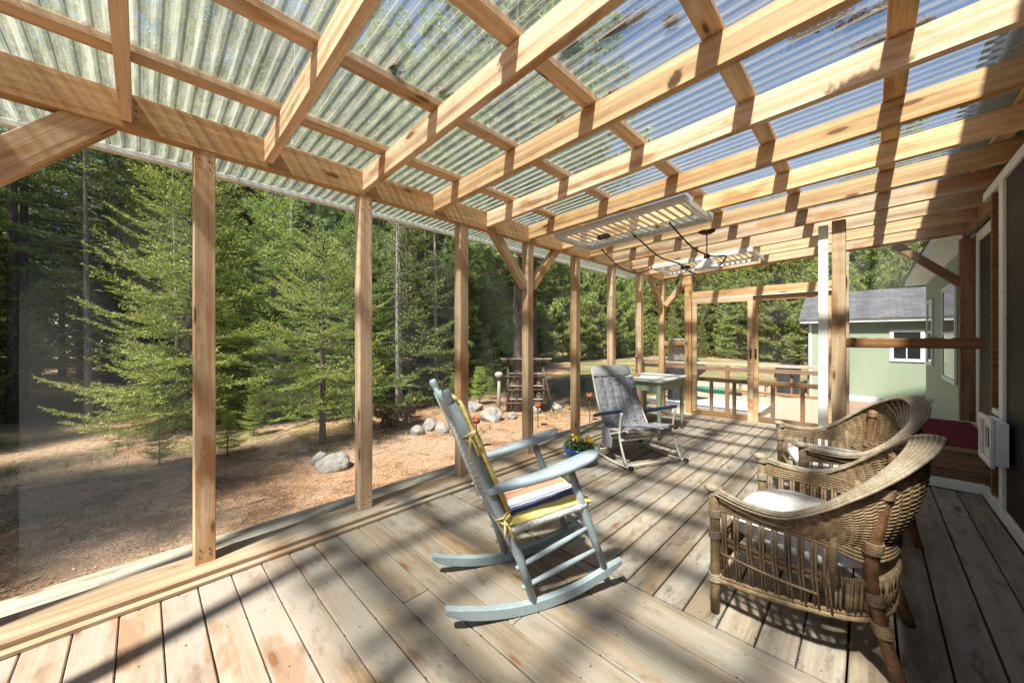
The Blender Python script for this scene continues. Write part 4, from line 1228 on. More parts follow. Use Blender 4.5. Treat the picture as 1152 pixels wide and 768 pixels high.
m.box(x0-t, x0, YS-.03, YS-.0045, z0-t, z1+t); m.box(x1, x1+t, YS-.03, YS-.0045, z0-t, z1+t); m.box(x0+.001, x1-.001, YS-.03, YS-.0045, z0-t, z0); m.box(x0+.001, x1-.001, YS-.03, YS-.0045, z1, z1+t)
m.box(x0+.001, x1-.001, YS-.024, YS-.0045, 1.02, 1.055); m.box(.82, .845, YS-.022, YS-.0045, z0+.001, 1.019)
w = m.build('window', M['house_white'], shed)
m = MB(); m.box(x0+.002, x1-.002, YS-.012, YS-.009, z0+.002, z1-.002); m.build('pane', M['window_glass'], w)
m = MB(); m.box(-1.2, 3.2, YS-.10, YS-.05, ZS+.02, ZS+0.17); m.build('base_board', M['house_white'], shed)
# red mulch strip before the shed
sheet('mulch_bed', list(np.arange(-0.8, 2.0, 0.15)), list(np.arange(12.4, 16.6, 0.15)), M['red_gravel'], 0.024, lambda x, y: x > -0.55+0.1*mnoise.noise((y, 1, 1)) and y < 16.3)

# ------------------------------------------------------------------ yard things beyond the end wall
plat = empty('grey_platform', (-2.95, 10.3, -0.72), 0.0, 'low weathered grey platform under the covered barbecue beyond the screen doors', 'platform')
m = MB()
for k in range(13): m.box(-1.25+k*.19, -1.25+k*.19+.182, -0.85, 0.75, 0.30, 0.338)
m.build('top_boards', M['concrete'], plat)
m = MB(); m.box(-1.24, 1.21, -0.84, -0.80, 0.0, 0.298); m.box(1.17, 1.21, -.799, .74, 0, .298); m.build('side_boards', M['ledge'], plat)

bbq = empty('covered_barbecue', (-3.62, 10.25, -0.38), 0.30, 'barbecue under a creased dark grey cover on the low platform', 'barbecue')
m = MB()
def bb(u, v):
    a = u*2*math.pi; z = v*1.26
    prof = [(0, .36, .28), (.3, .35, .28), (.62, .40, .30), (.78, .56, .33), (.88, .60, .34), (.97, .50, .33), (1.10, .38, .28), (1.20, .27, .19), (1.25, .12, .08), (1.26, .01, .01)]
    for i in range(len(prof)-1):
        if prof[i][0] <= z <= prof[i+1][0]+1e-9:
            t = (z-prof[i][0])/(prof[i+1][0]-prof[i][0]); hw = prof[i][1]*(1-t)+prof[i+1][1]*t; hd = prof[i][2]*(1-t)+prof[i+1][2]*t; break
    ca, sa = math.cos(a), math.sin(a); p = 0.55
    w = 1+0.05*math.sin(a*9+z*2)*(1-v)+0.06*mnoise.noise((ca*2.5, sa*2.5, z*3))
    return (math.copysign(abs(ca)**p, ca)*hw*w, math.copysign(abs(sa)**p, sa)*hd*w, z)
m.grid(bb, 56, 40, True, True); m.build('cover', M['cover_black'], bbq)
for sx in (-.3, .3):
    for sy in (-.2, .2):
        m = MB(); m.lathe([(.03, 0.0), (.03, 0.05)], 10, (sx, sy, -0.045)); m.build('wheel', M['black_plastic'], bbq)

def white_sheet():
    m = MB()
    m.grid(lambda u, v: (-2.50+u*0.30, 6.47+0.012*math.sin(u*14+v*3), 0.86+v*0.27), 14, 8)
    o = m.build('white_cloth', M['cushion_white'])
    md = o.modifiers.new('s', 'SOLIDIFY'); md.thickness = 0.004
    return tag(o, 'small white cloth hanging outside under the short rail of the end wall', 'cloth')
wsh = white_sheet()
# roll of pale netting lying on the short rail
m = MB()
m.tube([(-2.47+0.27*i/8, 6.40+.006*math.sin(i), 1.232+.006*math.sin(i*2.2)) for i in range(9)], [.024+.004*math.sin(i*3) for i in range(9)], 9)
tag(m.build('netting_roll', M['cushion_white']), 'pale roll of netting on the short rail beside the screen doors', 'netting')

# rail fence outside
fence = empty('rail_fence', (0, 8.9, 0), 0, 'low brown wooden rail fence seen through the sliding screen doors', 'fence')
for x in (-4.1, -2.2, -0.55):
    lumber('post', (x, 0, gz(x, 8.9)-.2), (x, 0, 0.66), 0.07, 0.07, M['rail_brown'], fence, up=(0, 1, 0))
lumber('top_rail', (-4.15, 0, 0.70), (-0.4, 0, 0.70), 0.10, 0.05, M['lumber_old'], fence)
lumber('top_rail', (-4.15, -.02, 0.60), (-0.4, -.02, 0.60), 0.035, 0.08, M['rail_brown'], fence)
for x in np.arange(-1.35, -0.5, 0.26):
    lumber('picket', (x, 0.03, 0.15), (x, 0.03, 0.56), 0.035, 0.02, M['rail_brown'], fence, up=(0, 1, 0))
lumber('low_rail', (-2.2, 0, 0.14), (-0.55, 0, 0.14), 0.04, 0.06, M['rail_brown'], fence)

m = MB()
def sled(u, v):
    a = u*2*math.pi; q = 1 if v < .5 else 1-(v-.5)*0.5
    ca, sa = math.cos(a), math.sin(a)
    z = 0.16*min(1, v*2.2) if v < .5 else 0.16-0.09*(v-.5)*2
    return (0.75*q*math.copysign(abs(ca)**.7, ca)*(0.9+.1*min(1, v*3)), 0.30*q*math.copysign(abs(sa)**.7, sa)*(0.85+.15*min(1, v*3)), z)
m.grid(sled, 32, 9, True, True)
q_ = gpt(808, 440, -0.62)
o = m.build('green_sled', M['sled_green']); o.location = (q_[0], q_[1], gz(*q_)+0.03); o.rotation_euler = (0, 0, 0.15)
tag(o, 'long green plastic sled lying on the gravel beyond the screen door', 'sled')

bx, by = -2.05, 16.0
bin_ = empty('black_barrel', (bx, by, gz(bx, by)), 0, 'black round barrel bin standing beside the left corner of the shed', 'barrel')
m = MB(); m.lathe([(.0, 0), (.30, 0.0), (.33, .1), (.34, .5), (.35, .95), (.37, .97), (.37, 1.02)], 24, wob=.0); m.build('body', M['cover_black'], bin_)
m = MB(); m.lathe([(.385, 1.022), (.385, 1.06), (.32, 1.13), (.16, 1.17), (.01, 1.18)], 24); m.build('lid', M['cover_black'], bin_)
bx, by = -2.9, 15.0
bench = empty('log_bench', (bx, by, gz(bx, by)), 0.3, 'small grey wooden bench on the gravel left of the black barrel', 'bench')
m = MB(); m.box(-.5, .5, -.16, .16, .40, .45); m.build('seat', M['ledge'], bench)
for sx in (-.38, .38):
    m = MB(); m.box(sx-.04, sx+.04, -.13, .13, -.05, .399); m.build('leg', M['ledge'], bench)

# ------------------------------------------------------------------ rustic log shelter and rusty torches
lx, ly = gpt(593, 464)
shel = empty('log_shelter', (lx-.15, ly+.12, gz(lx, ly)), 0.75, 'rustic open shelter of rough poles with shelves under a slanting board roof', 'shelter')
for (a, b, h) in ((-.40, -.22, 1.17), (.40, -.22, 1.17), (-.40, .22, 1.05), (.40, .22, 1.05)):
    m = MB(); m.tube([(a+random.uniform(-.02, .02), b, -.1), (a, b, h*.5), (a+random.uniform(-.03, .03), b, h)], [.036, .033, .03], 8); m.build('pole', M['rack_wood'], shel)
m = MB()
for k in range(6): m.box(-.56+k*.19, -.56+k*.19+.18, -.36, .36, 0, .022)
rfo = m.build('roof', M['ledge'], shel); rfo.location = (0, 0, 1.14); rfo.rotation_euler = (-0.17, 0.0, 0)
for z in (.28, .58, .86):
    m = MB(); m.box(-.43, .43, -.23, .23, z, z+.025); m.build('shelf', M['ledge'], shel)
for z in (.20, .50, .80):
    m = MB(); m.tube([(-.47, -.25, z), (.47, -.25, z+.015)], .019, 7); m.build('cross_pole', M['rack_wood'], shel)
random.seed(3)
for (z) in (.307, .607):
    for k in range(5):
        m = MB(); r = random.uniform(.05, .068); xx = -.32+k*.155
        m.tube([(0, -.19, 0), (0, .19, 0)], r, 10)
        o = m.build('firewood_log', M['bark'] if k % 2 else M['ledge']); o.matrix_world = Matrix.Translation((shel.location)) @ Matrix.Rotation(.75, 4, 'Z') @ Matrix.Translation((xx, 0, z+r))
        tag(o, 'split round of firewood lying in the row on a shelf of the pole shelter', 'log', 'firewood on the log shelter shelves')
m = MB(); m.tube([(-.6, -.4, -.05), (-.6, -.4, .45), (-.59, -.41, .80)], [.04, .038, .036], 8)
m.lathe([(.06, .80), (.09, .82), (.09, .89), (.05, .92)], 12, (-.6, -.41, 0))
o = m.build('wooden_stake', M['ledge']); o.location = shel.location; o.rotation_euler = (0, 0, .75)
tag(o, 'grey stake with a flat wooden head at the left of the log shelter', 'stake')
m = MB(); m.tube([(.62, -.2, 0.0), (.50, -.24, .5), (.40, -.27, .95)], [.012, .011, .01], 6)
o = m.build('leaning_stick', M['bark']); o.location = shel.location; o.rotation_euler = (0, 0, .75); tag(o, 'thin bare stick leaning on the right of the log shelter', 'stick')

def torch(x, y, h, label):
    t = empty('rusty_torch', (x, y, gz(x, y)), random.uniform(0, 6), label, 'garden torch', 'rusty iron torches in the yard')
    m = MB(); m.tube([(0, 0, -.1), (0.004, 0, h*.5), (0, 0, h)], .008, 6); m.build('rod', M['iron'], t)
    m = MB(); m.lathe([(.012, 0), (.045, .012), (.066, .05), (.062, .085), (.058, .085), (.06, .05), (.04, .02), (.005, .016)], 14, (0, 0, h), caps=False); m.build('cup', M['rust'], t)
    for k in range(6):
        a = k*1.047; m = MB()
        p = V((math.cos(a)*.062, math.sin(a)*.062, h+.083)); w = V((-math.sin(a), math.cos(a), 0))*.022; e = p+V((math.cos(a)*.012, math.sin(a)*.012, .035))
        m.add([p-w, p+w, e, p-w-V((math.cos(a), math.sin(a), 0))*.003, p+w-V((math.cos(a), math.sin(a), 0))*.003], [(0, 1, 2), (3, 2, 4)]); m.build('petal', M['rust'], t)
x, y = -4.19, 3.5; torch(x, y, .38, 'rusty cup torch seen just right of the rocking chair back')
x, y = -4.43, 5.2; torch(x, y, .36, 'rusty cup torch in front of the log shelter')
x, y = -3.94, 6.2; torch(x, y, .47, 'rusty cup torch seen between two posts left of the grey folding rocker')
m = MB(); m.tube([(0, 0, -.1), (0, 0, .22)], .006, 6); m.lathe([(.02, .22), (.05, .235), (.045, .26), (.01, .27)], 12)
o = m.build('path_light', M['black_plastic']); o.location = (-4.25, 6.0, gz(-4.25, 6.0)); tag(o, 'small black path light beside the right hand torch', 'path light')

# ------------------------------------------------------------------ hanging slatted frames, cords, lamp
def rack(x0, x1, y0, y1, label):
    t = empty('slatted_rack', ((x0+x1)/2, (y0+y1)/2, 0), 0, label, 'rack', 'white slatted racks under the rafters')
    cx, cy = (x0+x1)/2, (y0+y1)/2; hx, hy = (x1-x0)/2, (y1-y0)/2
    def z(x): return zb(x+cx)-0.030
    for sy in (-1, 1):
        m = MB(); m.plank((-hx, sy*(hy-.015), z(-hx)), (hx, sy*(hy-.015), z(hx)), .028, .055); m.build('side_rail', M['white_metal'], t)
    for sx in (-1, 1):
        m = MB(); m.plank((sx*(hx-.014), -hy+.030, z(sx*hx)), (sx*(hx-.014), hy-.030, z(sx*hx)), .026, .05); m.build('end_rail', M['white_metal'], t)
    n = 18
    for k in range(n):
        x = -hx+.03+(2*hx-.06)*(k+.5)/n
        m = MB(); m.plank((x, -hy+.030, z(x)), (x, hy-.030, z(x)), .024, .010); m.build('slat', M['white_metal'], t)
    m = MB(); m.box(-hx+.3, -hx+.42, -.03, .03, z(0)-.045, z(0)-.008); m.build('junction_box', M['black_plastic'], t)
    return t
rack(-2.26, -1.0, 2.90, 3.58, 'nearer white slatted rack fixed under the rafters, black cords hanging from it')
rack(-2.24, -1.0, 5.12, 5.80, 'farther white slatted rack under the rafters beyond the pendant lamp')
def pt(px, py, Y):
    """world point on the vertical plane y = Y seen at a photo pixel"""
    u = (px-576)/FPX; v = (381-py)/FPX; t = Y/(CN+SN*u)
    return V(((-SN+CN*u)*t, Y, CAM_H+v*t))
def cord(pts, label, r=0.0075):
    P = [V(p) for p in pts]; out = []
    for i in range(len(P)-1):
        a, b, c, d = P[max(i-1, 0)], P[i], P[i+1], P[min(i+2, len(P)-1)]
        for s in range(8):
            t = s/8
            out.append(0.5*((2*b)+(c-a)*t+(2*a-5*b+4*c-d)*t*t+(3*b-a-3*c+d)*t**3))
    out.append(P[-1])
    m = MB(); m.tube(out, r, 6)
    return tag(m.build('power_cord', M['black_cable']), label, 'cord', 'black cords strung under the rafters')
cord([pt(671, 271, 3.58), pt(680, 284, 3.7), pt(697, 300, 4.2), pt(712, 307, 4.7), pt(724, 306, 5.0), pt(736, 300, 5.15)], 'black cord drooping from the near rack corner to the far rack')
cord([pt(709, 261, 3.5), pt(722, 272, 3.6), pt(742, 289, 3.8), pt(765, 297, 4.0), pt(775, 305, 4.05), pt(783, 308, 4.1)], 'black cord running from the near rack middle towards the pendant lamp')
cord([pt(753, 250, 3.4), pt(763, 262, 3.5), pt(780, 279, 3.7), pt(800, 288, 3.9), pt(816, 288, 4.0), pt(812, 296, 4.05), pt(803, 303, 4.1)], 'black cord looping from the near rack right end past the lamp')
lamp = empty('pendant_lamp', (-1.21*.975, 4.027, 0), 0, 'pendant lamp with white glass shade and dark ceiling plate under a rafter', 'lamp')
zt = zb(-1.18)
m = MB(); m.lathe([(.078, zt-.001), (.078, zt-.012), (.05, zt-.03), (.015, zt-.04)], 24); m.build('ceiling_plate', M['bronze'], lamp)
m = MB(); m.tube([(0, 0, zt-.04), (0, 0, 2.09)], .006, 8); m.build('rod', M['bronze'], lamp)
m = MB(); m.lathe([(.02, 2.11), (.028, 2.10), (.028, 2.06), (.02, 2.055)], 16); m.build('socket', M['bronze'], lamp)
m = MB(); m.lathe([(.024, 2.065), (.03, 2.055), (.045, 2.04), (.075, 2.02), (.108, 1.985), (.118, 1.965), (.108, 1.952), (.06, 1.945), (.01, 1.943)], 28); m.build('shade', M['milk_glass'], lamp)

# ------------------------------------------------------------------ blue grey rocking chair
def rocker():
    th = math.atan2(0.902, 0.431) - math.pi/2
    f = (0.431, 0.902); rt = (0.902, -0.431); hw = 0.200
    o = (-1.12-rt[0]*hw, 1.22-rt[1]*hw)
    t = empty('rocking_chair', (o[0], o[1], 0.0), th, 'blue grey wooden rocking chair with striped cushion on the tan boards', 'rocking chair')
    P = M['rocker_paint']
    for sg in (-1, 1):
        x = sg*hw
        m = MB(); pts = []
        n = 17
        for i in range(n):
            s = -0.36+0.88*i/(n-1); zc = 0.47*(s-0.04)**2+0.026
            if i == 0: zc += .006
            pts.append((x, s, zc))
        m2 = MB(); vs = []; fs = []
        for i, (a, s, z) in enumerate(pts):
            e = min(i, n-1-i); hh = (.014, .022, .026)[min(2, e)]; w = .016
            for (dx, dz) in ((-w, -hh+.005), (-w+.005, -hh), (w-.005, -hh), (w, -hh+.005), (w, hh-.005), (w-.005, hh), (-w+.005, hh), (-w, hh-.005)): vs.append((a+dx, s, z+dz))
        for i in range(n-1):
            for k in range(8): fs.append((i*8+k, i*8+(k+1) % 8, (i+1)*8+(k+1) % 8, (i+1)*8+k))
        fs += [tuple(reversed(range(8))), tuple(range((n-1)*8, n*8))]
        m2.add(vs, fs); fix_normals(m2.build('runner', P, t))
        m = MB(); bp = [(x, .045, .045), (x, -.02, .25), (x, -.088, .40), (x, -.16, .57), (x, -.255, .80), (x, -.335, .975)]
        m.tube(bp, [.018, .021, .023, .023, .022, .021], 12)
        m.tube([(x, -.333, .970), (x, -.342, .99), (x, -.350, 1.008), (x, -.357, 1.024), (x, -.362, 1.036)], [.021, .016, .020, .019, .015], 12)
        m.build('back_post', P, t)
        m = MB(); m.tube([(x, .425, .12), (x, .36, .29), (x, .30, .445), (x*1.05, .226, .645)], [.017, .02, .023, .016], 12); m.build('front_leg', P, t)
        # arm: flat, broad and rounded in front
        m = MB(); vs = []; fs = []; n = 20
        for i in range(n):
            u = i/(n-1); s = -.175+.555*u
            z = .587+.10*u-.012*math.sin(u*math.pi)+.012*u*u
            w = .026+.024*sstep(.15, .75, u)
            if u > .86: w *= math.sqrt(max(0.02, 1-((u-.86)/.14)**2))
            cx = x*1.05+sg*.012*math.sin(u*2.6)
            th_ = .014
            for (dx, dz) in ((-w, -th_*.6), (-w*.85, -th_), (w*.85, -th_), (w, -th_*.6), (w, th_*.5), (w*.85, th_), (-w*.85, th_), (-w, th_*.5)): vs.append((cx+dx, s, z+dz))
        for i in range(n-1):
            for k in range(8): fs.append((i*8+k, i*8+(k+1) % 8, (i+1)*8+(k+1) % 8, (i+1)*8+k))
        fs += [tuple(reversed(range(8))), tuple(range((n-1)*8, n*8))]
        m.add(vs, fs, True); fix_normals(m.build('arm', P, t))
        for (a, b) in (((x, -.04, .215), (x, .352, .34)), ((x, -.012, .12), (x, .392, .222))):
            m = MB(); m.tube([a, tuple((p+q)/2 for p, q in zip(a, b)), b], [.010, .0135, .010], 10); m.build('side_rung', P, t)
    for (s, z) in ((.37, .265), (.335, .355)):
        m = MB(); m.tube([(-hw, s, z), (0, s, z), (hw, s, z)], [.010, .014, .010], 10); m.build('front_rung', P, t)
    m = MB(); m.tube([(-hw, -.01, .24), (0, -.01, .24), (hw, -.01, .24)], [.010, .014, .010], 10); m.build('back_rung', P, t)
    # seat frame and rush seat
    def seat(u, v):
        a = u*2*math.pi; ca, sa = math.cos(a), math.sin(a)
        return None
    m = MB(); n = 28
    def rush(u, v):
        x = (u-.5)*2; s = -.085+.40*v
        e = max(abs(x), abs(2*v-1))
        return (x*.205, s, .385+.062*v+.012-.022*(1-e)*(1 if e < .98 else 0)-.012*max(0, e-.9)*10)
    m.grid(rush, 30, 24)
    m.grid(lambda u, v: ((u-.5)*.36, -.06+.35*v, .362+.055*v-.02*(1-max(abs(2*u-1), abs(2*v-1)))), 8, 8)
    for (a, b) in (((-.205, -.085, .392), (.205, -.085, .392)), ((-.205, .315, .452), (.205, .315, .452)), ((-.205, -.085, .392), (-.205, .315, .452)), ((.205, -.085, .392), (.205, .315, .452))):
        m.tube([V(a).lerp(V(b), i/10) for i in range(11)], [.021+.0022*math.sin(i*2.3) for i in range(11)], 10)
    m.build('rush_seat', M['rush'], t)
    # crest, back slats and cane back
    def slat(z0, h, name, bow=.02):
        m = MB(); n = 12
        for i in range(1):
            def fn(u, v):
                x = (u-.5)*2*hw
                z = z0+(v-.5)*h*(1-.25*(2*u-1)**2 if name == 'crest_rail' else 1)
                s = -.088-(z-.40)*.425-bow*(1-(2*u-1)**2)
                return (x, s, z)
            m.grid(fn, 14, 4)
        o = m.build(name, P, t); md = o.modifiers.new('s', 'SOLIDIFY'); md.thickness = .016; md.offset = 0
    slat(.955, .105, 'crest_rail'); slat(.50, .06, 'lower_back_rail')
    m = MB()
    for k in range(11):
        x = -.16+.032*k; b = lambda z, x=x: (x, -.088-(z-.40)*.425-.02*(1-(x/hw)**2), z)
        m.tube([b(.52), b(.7), b(.905)], .005, 6)
    for k in range(13):
        z = .54+.028*k
        m.tube([(x, -.088-(z-.40)*.425-.02*(1-(x/hw)**2)+.004*(-1)**i, z) for i, x in enumerate(np.linspace(-.185, .185, 13))], .004, 5)
    m.build('woven_back', M['rush'], t)
    # cushions (they lie loose on the chair)
    def pillow(name, mat, w, L, thick, place, label, edge_mat, ties=None):
        r = empty(name, t.location, th, label, 'cushion')
        def fn(u, v, top):
            e = min(min(u, 1-u)*w, min(v, 1-v)*L)
            h = thick*min(1, (e/.05))**.5 if e > 0 else 0
            x = (u-.5)*w; yv = v*L
            wr = .003*mnoise.noise((x*18, yv*18, 2))+.004*mnoise.noise((x*7, yv*7, 9))
            return place(x, yv, (h*.5+wr) if top else -h*.5)
        m = MB(); m.grid(lambda u, v: fn(u, v, True), 30, 30); m.build('printed_face', M['stripes'], r)
        m = MB(); m.grid(lambda u, v: fn(u, v, False), 30, 30)
        ed = []
        for i in range(80):
            q = i/80*4; k = int(q); f_ = q-k
            uv = ((f_, 0), (1, f_), (1-f_, 1), (0, 1-f_))[k]
            ed.append(place((uv[0]-.5)*w, uv[1]*L, 0))
        ed.append(ed[0])
        m.tube(ed, [.008+.002*math.sin(i*1.7) for i in range(81)], 7)
        m.build('yellow_back', M['yellow_cloth'], r)
        if ties:
            for (x, z, s) in ties:
                m = MB()
                sg = 1 if x > 0 else -1
                c = V((x, s-.004, z))
                m.tube([c+V((-sg*.03, .055, .01)), c+V((0, .03, .022)), c+V((sg*.028, 0, .012)), c+V((sg*.006, -.03, 0)), c+V((sg*.027, 0, -.012)), c+V((0, .03, -.004))], .005, 6)
                for a in (-1, 1):
                    m.tube([c+V((sg*.028, .006, 0)), c+V((sg*.036, .02+.012*a, .016*a+.01)), c+V((sg*.038, .03, .03*a)), c+V((sg*.030, .008, .006*a)), ], [.004, .007, .007, .003], 6)
                    m.tube([c+V((sg*.029, .008, 0)), c+V((sg*.036, .018+.01*a, -.03)), c+V((sg*.034, .028+.02*a, -.075))], [.004, .006, .007], 6)
                m.build('tie', M['yellow_cloth'], r)
        return r
    def on_seat(x, yv, h):
        s = -.065+yv*.985
        dr = .05*max(0, abs(x)-.185)/.03
        return (x, s, .424+.062*((s+.085)/.40)+h-dr*.08-.02*max(0, yv-.37)/.04-.006)
    pillow('seat_cushion', None, .42, .41, .036, on_seat, 'striped seat cushion with yellow edge lying on the blue grey rocker', None, ((.205, .455, -.11), (-.205, .455, -.11)))
    def on_back(x, yv, h):
        z = .475+yv*.905; s = -.088-(z-.40)*.425+.040
        return (x, s+h*.92, z+h*.39)
    pillow('back_cushion', None, .40, .555, .046, on_back, 'yellow backed cushion tied upright to the back of the blue grey rocker', None, ((.205, .83, -.265), (-.205, .83, -.265)))
    return t
rocker()

# ------------------------------------------------------------------ wicker armchairs
def spline(P, n):
    P = [V(p) for p in P]; out = []
    k = len(P)-1
    for i in range(n):
        q = i/(n-1)*k; j = min(int(q), k-1); t = q-j
        a, b, c, d = P[max(j-1, 0)], P[j], P[j+1], P[min(j+2, k)]
        out.append(0.5*((2*b)+(c-a)*t+(2*a-5*b+4*c-d)*t*t+(3*b-a-3*c+d)*t**3))
    return out
RIMH = [(-.342, .29, .574), (-.358, .16, .551), (-.366, .03, .558), (-.365, -.07, .612), (-.352, -.155, .680), (-.30, -.25, .765), (-.17, -.322, .838), (0, -.347, .872)]
RIM = RIMH + [(-x, y, z) for x, y, z in reversed(RIMH[:-1])]
def wicker(name, label):
    t = empty(name, (0, 0, 0), 0, label, 'armchair', 'wicker armchairs on the deck')
    n = 97
    rim = spline(RIM, n)
    # broad bleached rim made of strands laid side by side
    m = MB()
    for k in range(7):
        pts = []
        for i, p in enumerate(rim):
            out = V((p.x, min(0, p.y+.02)*1.5, 0)).normalized()
            u = abs(2*i/(n-1)-1)                       # 0 at the top of the back, 1 at the arm tips
            wid = .0056+.0085*(1-u)**2.4
            off = (k-2.7)*wid
            pts.append(p+out*off+V((0, 0, -.0016*(k-2.7)**2*(.4+u)+off*.18*(1-u))))
        m.tube(pts, [0.56*(.0056+.0085*(1-abs(2*i/(n-1)-1))**2.4)+.0012+.0005*math.sin(i*1.1+k*2) for i in range(n)], 7)
    m.build('rim', M['cane_rim'], t)
    # arm bands: horizontal strands under the rim, running round the back at seat level
    def side(u):     # plan curve round the chair: u 0 = left front, 1 = right front
        B = [(-.338, .285), (-.350, .14), (-.345, 0), (-.318, -.12), (-.262, -.205), (-.15, -.262), (0, -.278)]
        B = B + [(-x, y) for x, y in reversed(B[:-1])]
        q = spline([(x, y, 0) for x, y in B], 49); i = u*48; j = min(int(i), 47); return q[j].lerp(q[j+1], i-j)
    m = MB()
    for k in range(6):
        pts = []
        for i in range(49):
            p = side(i/48); e = abs(2*i/48-1)
            zt = .543-.016*k if e > .62 else None
            za = .540-.0125*k; zbk = .500-.0145*k
            z = zbk+(za-zbk)*sstep(.30, .62, e)
            pts.append((p.x, p.y, z))
        m.tube(pts, .0072, 6)
    m.build('arm_band', M['cane'], t)
    # seat ring, its loops, and the arched lower rail
    m = MB()
    ring = [V((side(i/48).x*.955, side(i/48).y*.955, .345)) for i in range(49)]
    ring = ring+[V((.2, .292, .345)), V((0, .298, .345)), V((-.2, .292, .345)), ring[0]]
    m.tube(ring, .011, 7); m.tube([p+V((0, 0, -.022)) for p in ring], .010, 6)
    for i in range(11, 38):
        for h in range(3):
            u = (i+h/3)/49; p = side(min(1, u))*.99; m.tube([(p.x, p.y, .362), (p.x*1.012, p.y*1.012, .34), (p.x*1.005, p.y*1.005, .300)], .0036, 4)
    m.build('seat_ring', M['cane'], t)
    def low(u):
        e = abs(2*u-1); p = side(u)
        zl = .150+.06*math.sin(min(1, (1-e)/.62)*math.pi*.5) if e > .38 else .21
        fl = 1.0-.05*(1-e)
        return V((p.x*fl, p.y*fl, zl))
    m = MB(); lo = [low(i/48) for i in range(49)]
    m.tube(lo, [.0125+.0016*math.sin(i*2.5) for i in range(49)], 7); m.tube([p+V((0, 0, .017)) for p in lo], .008, 6)
    fr_ = [V((.338-.676*i/12, .29, .150+.075*math.sin(math.pi*i/12))) for i in range(13)]
    m.tube(fr_, .0125, 7)
    m.build('lower_rail', M['cane'], t)
    # spindles: pairs between arm band and lower rail
    m = MB()
    for i in range(1, 38):
        u = i/38; e = abs(2*u-1); p = side(u); q = low(u)
        if e > .48:
            for d in (-.006, .006):
                m.tube([(p.x, p.y+d, .48), (p.x*.995, p.y+d, .34), (q.x, q.y+d-.012, q.z)], .0056, 5)
        else:
            for d in (-.004, .004):
                tx = V((-p.y, p.x, 0)).normalized()*d*1.6
                m.tube([V((p.x, p.y, .345))+tx, V((q.x, q.y, q.z))+tx], .0055, 5)
    for i in range(1, 26):
        u = .27+.46*i/26; p = side(u); q = low(u); m.tube([(p.x, p.y, .345), (q.x*1.005, q.y*1.005, q.z)], .0055, 5)
    for i in range(1, 22):
        x = .338-.676*i/22; m.tube([(x, .292, .345), (x, .29, .150+.075*math.sin(math.pi*i/22))], .0055, 5)
    m.build('spindles', M['cane'], t)
    # middle cross band on the sides
    for sg in (0, 1):
        m = MB()
        m.tube([V((side(u if not sg else 1-u).x*1.004, side(u if not sg else 1-u).y, .285-.05*u)) for u in np.linspace(0, .22, 14)], .0055, 6)
        m.build('side_binding', M['cane'], t)
    # woven back: stakes and weavers on a surface from seat band to rim
    def surf(a, v):
        u = .5+a*.335
        b = side(u); tI = u*(n-1); j = min(int(tI), n-2); r = rim[j].lerp(rim[j+1], tI-j)
        bot = V((b.x, b.y, .49)); p = bot.lerp(r, v)
        bulge = .03*math.sin(v*math.pi)*(1-a*a*.5)
        return p+V((0, -bulge, 0))
    m = MB(); ns = 27
    for k in range(ns):
        a = -1+2*k/(ns-1)
        m.tube([surf(a, v) for v in np.linspace(0, .985, 9)], .0042, 5)
    nw = 38
    for k in range(nw):
        z = .012+.97*k/(nw-1); pts = []
        for i in range((ns-1)*2+1):
            a = -1+i/(ns-1)
            p = surf(a, z*1.0)
            ph = math.sin(math.pi*(i/2+.5)+k*math.pi)
            nr = V((p.x, p.y+.05, 0)).normalized()
            pts.append(p+nr*.0058*ph)
        m.tube(pts, .0050, 5)
    m.build('woven_back', M['cane_weave'], t)
    # plaited fan at the top of the back
    m = MB()
    for k in range(9):
        a = (k-4)*.055
        m.tube([surf(a*.35, .45)+V((0, .012, 0)), surf(a*.8, .72)+V((0, .015, 0)), surf(a*1.25, .985)+V((0, .010, 0))], [.006, .009, .011], 6)
    m.build('plaited_fan', M['cane_rim'], t)
    # posts
    for sg in (-1, 1):
        m = MB(); m.tube([(sg*.338, .288, 0), (sg*.340, .285, .15), (sg*.341, .285, .35), (sg*.344, .292, .56)], [.019, .021, .021, .022], 12); m.build('front_leg', M['cane'], t)
        m = MB()
        for z in (.148, .345, .44, .54):
            m = MB()
            for k in range(5): m.tube([V((sg*.341+.0235*math.cos(a), .286+.0235*math.sin(a), z+.007*k+.001*a)) for a in np.linspace(0, 6.28, 13)], .0042, 5, False)
            m.build('binding', M['cane_rim'], t)
        m = MB(); m.lathe([(.001, .0), (.028, .004), (.034, .016), (.030, .03), (.012, .036)], 12, (sg*.344, .298, .553))
        m.build('arm_knob', M['cane_rim'], t)
        m = MB(); pts = [(sg*.228, -.295, 0), (sg*.228, -.255, .14), (sg*.240, -.222, .30), (sg*.262, -.218, .44), (sg*.278, -.240, .60), (sg*.275, -.258, .735)]
        m.tube(spline(pts, 16), .0215, 12); m.build('back_leg', M['cane_dark'] if True else None, t)
        sp_ = spline(pts, 60)
        for c0 in (14, 22, 38, 54):
            m = MB()
            for k in range(6):
                c = sp_[min(59, c0)]+(sp_[min(59, c0+1)]-sp_[c0])*k*.55
                m.tube([c+V((.0265*math.cos(a), .0265*math.sin(a), 0)) for a in np.linspace(0, 6.28, 13)], .0045, 5, False)
            m.build('binding', M['cane'], t)
        # mid arm post
        m = MB(); p = side(.25 if sg < 0 else .75); m.tube([(p.x*1.01, p.y, .56), (p.x*1.01, p.y, .40), (p.x*1.0, p.y-.01, .33)], .015, 9); m.build('arm_post', M['cane'], t)
    return t
